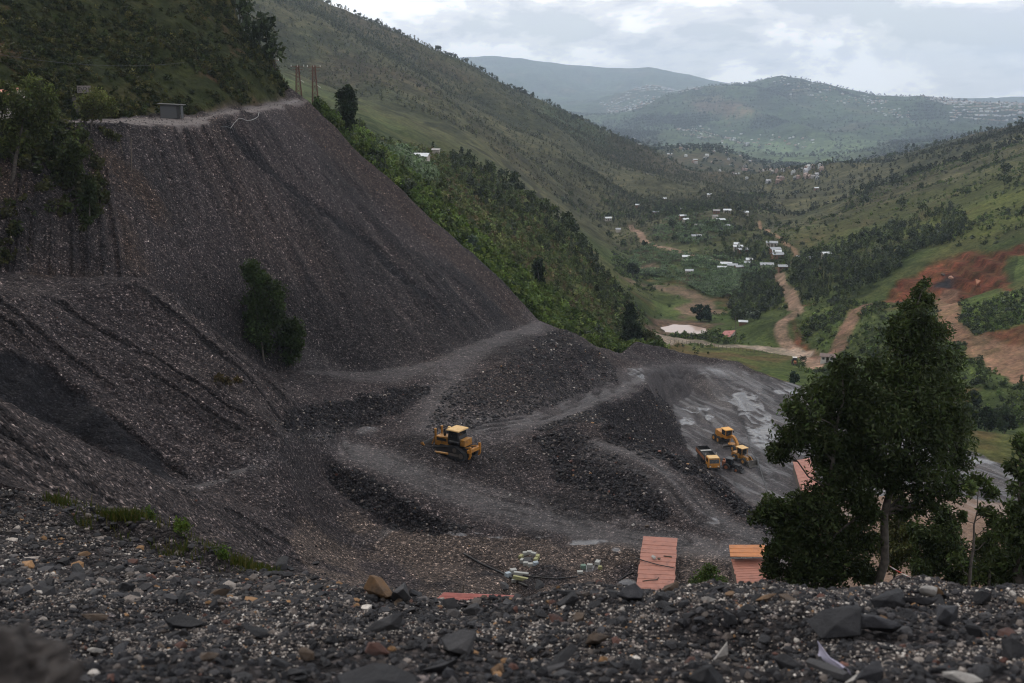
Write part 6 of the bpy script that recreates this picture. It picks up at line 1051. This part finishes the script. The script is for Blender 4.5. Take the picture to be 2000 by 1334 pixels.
# close mound at the lower left corner, out of focus
a_, e_ = azel(20, 1310); b = Vector((2.3 * math.sin(a_), 2.3 * math.cos(a_), e_ * 2.3)); o = M(); bb = bmesh.new(); bmesh.ops.create_icosphere(bb, subdivisions=5, radius=1); me = bpy.data.meshes.new('near_boulder'); q = np.array([v.co for v in bb.verts]); k = .62 + .26 * fbm(q[:, 0] + 3, q[:, 1] + 2 * q[:, 2], .9, 4, 131) + .16 * fbm(q[:, 0] * 1.3 - q[:, 2], q[:, 1] + q[:, 2], .28, 3, 132)
for v, f in zip(bb.verts, k): v.co = Vector((v.co.x * .17, v.co.y * .2, v.co.z * .17)) * (f + .35)
bb.to_mesh(me); bb.free(); me.materials.append(rock_mat('gritty_rock', (.026, .022, .021), (.075, .062, .056), sc=22)); tag(link('near_boulder', me, None, b - Vector((.05, 0, .08))), 'blurred gritty boulder close to the camera at the lower left corner', 'boulder')
# plank and violet cloth
pp = [hit(u, v, 1.6) + Vector((0, 0, .03)) for u, v in ((1582, 1302), (1618, 1318), (1655, 1332))]; tag(M().path(pp, [.035, .045, .03], 5).build('plank', RK_G), 'weathered grey plank lying beside the violet cloth at the bottom', 'plank')
cl_ = M(); P3 = [hit(u, v, 1.6) for u, v in ((1596, 1284), (1612, 1294), (1630, 1306), (1648, 1322))]; V = []; F = []
for i, p in enumerate(P3):
    for k in range(5): V.append(p + Vector((rng.normal() * .022, (k - 2) * .045 + rng.normal() * .014, .04 + .03 * math.sin(k * 2 + i * 1.7) + rng.normal() * .022)))
for i in range(3):
    for k in range(4): F.append((i * 5 + k, i * 5 + k + 1, i * 5 + k + 6, i * 5 + k + 5))
ob = cl_.add(V, F).build('cloth', pmat('violet_cloth', (.30, .28, .36), .9, 0, (.15, .14, .18), .6, 30), smooth=True); sm = ob.modifiers.new('thick', 'SOLIDIFY'); sm.thickness = .008; ss = ob.modifiers.new('sub', 'SUBSURF'); ss.levels = ss.render_levels = 2; tag(ob, 'crumpled pale violet cloth on the stones near the bottom edge', 'cloth')
# grass and weeds on the left ridge of the bank
gl = np.clip(1 - np.minimum(linedist([(160, 996), (250, 1015), (330, 1038), (400, 1074), (450, 1096), (480, 1110)], 12), 5) / .9, 0, 1)
gm = (gl > 0) & (RR > 15) & (RR < 34); P = scatter(900, gm, 1.0, dens=gl * np.clip(.1 + 1.4 * fbm(X, Y, 1.5, 3, 111), .01, 2)); Vs = []; Fs = []; Cs = []
nb = 4; n = len(P) * nb; B = np.repeat(P, nb, 0) + rng.normal(size=(n, 3)) * np.array([.06, .06, 0]); h = rng.uniform(.07, .34, (n, 1)); a = rng.uniform(0, 6.28, n); d = np.stack([np.cos(a), np.sin(a), 0 * a], 1); ln = d * h * rng.uniform(.1, .6, (n, 1)); w = np.stack([-d[:, 1], d[:, 0], 0 * a], 1) * .012
V = np.stack([B - w, B + w, B + ln * .5 + w * .7 + h * np.array([0, 0, .65]), B + ln + h * np.array([0, 0, 1.])], 1).reshape(-1, 3); o_ = link('grass', mesh_np('grass', V, np.arange(4 * n).reshape(-1, 4), {'Col': np.repeat(np.array([(.050, .062, .016), (.075, .068, .022), (.036, .052, .013)])[rng.integers(0, 3, n)], 4, 0)}, False, [M_LEAF])); o_['kind'] = 'stuff'
for lb, u, v, rad in (('leafy green weed tallest on the grassy ridge at left', 352, 1022, 17), ('small leafy weed at the right end of the grassy ridge', 432, 1075, 13), ('thin leafy weed left on the grassy ridge', 290, 1000, 11)):
    lobed_tree('weed', lb, 'weed', (u, v + rad * 1.6), [(u, v, rad), (u + rad * .4, v + rad * .7, rad * .8)], leaf=(.10, .04), dens=.45, tint=(.06, .09, .02), trunk=.012)
# ------------------------------------------------------------------ haze: the air of the valley
bm = bmesh.new(); bmesh.ops.create_cube(bm, size=1)
for v in bm.verts: v.co = Vector((v.co.x * 19000, v.co.y * 14600 + 7000, (v.co.z + .5) * 910 - 330))
hz = bpy.data.meshes.new('haze'); bm.to_mesh(hz); bm.free()
mh = bpy.data.materials.new('haze'); mh.use_nodes = True; th = mh.node_tree; th.nodes.clear()
ho = th.nodes.new('ShaderNodeOutputMaterial'); hv = th.nodes.new('ShaderNodeVolumePrincipled'); th.links.new(hv.outputs[0], ho.inputs['Volume'])
hv.inputs['Color'].default_value = (.69, .82, 1, 1); hv.inputs['Density'].default_value = HAZE; hv.inputs['Anisotropy'].default_value = .45
hz.materials.append(mh); hzo = link('haze', hz); hzo['kind'] = 'stuff'
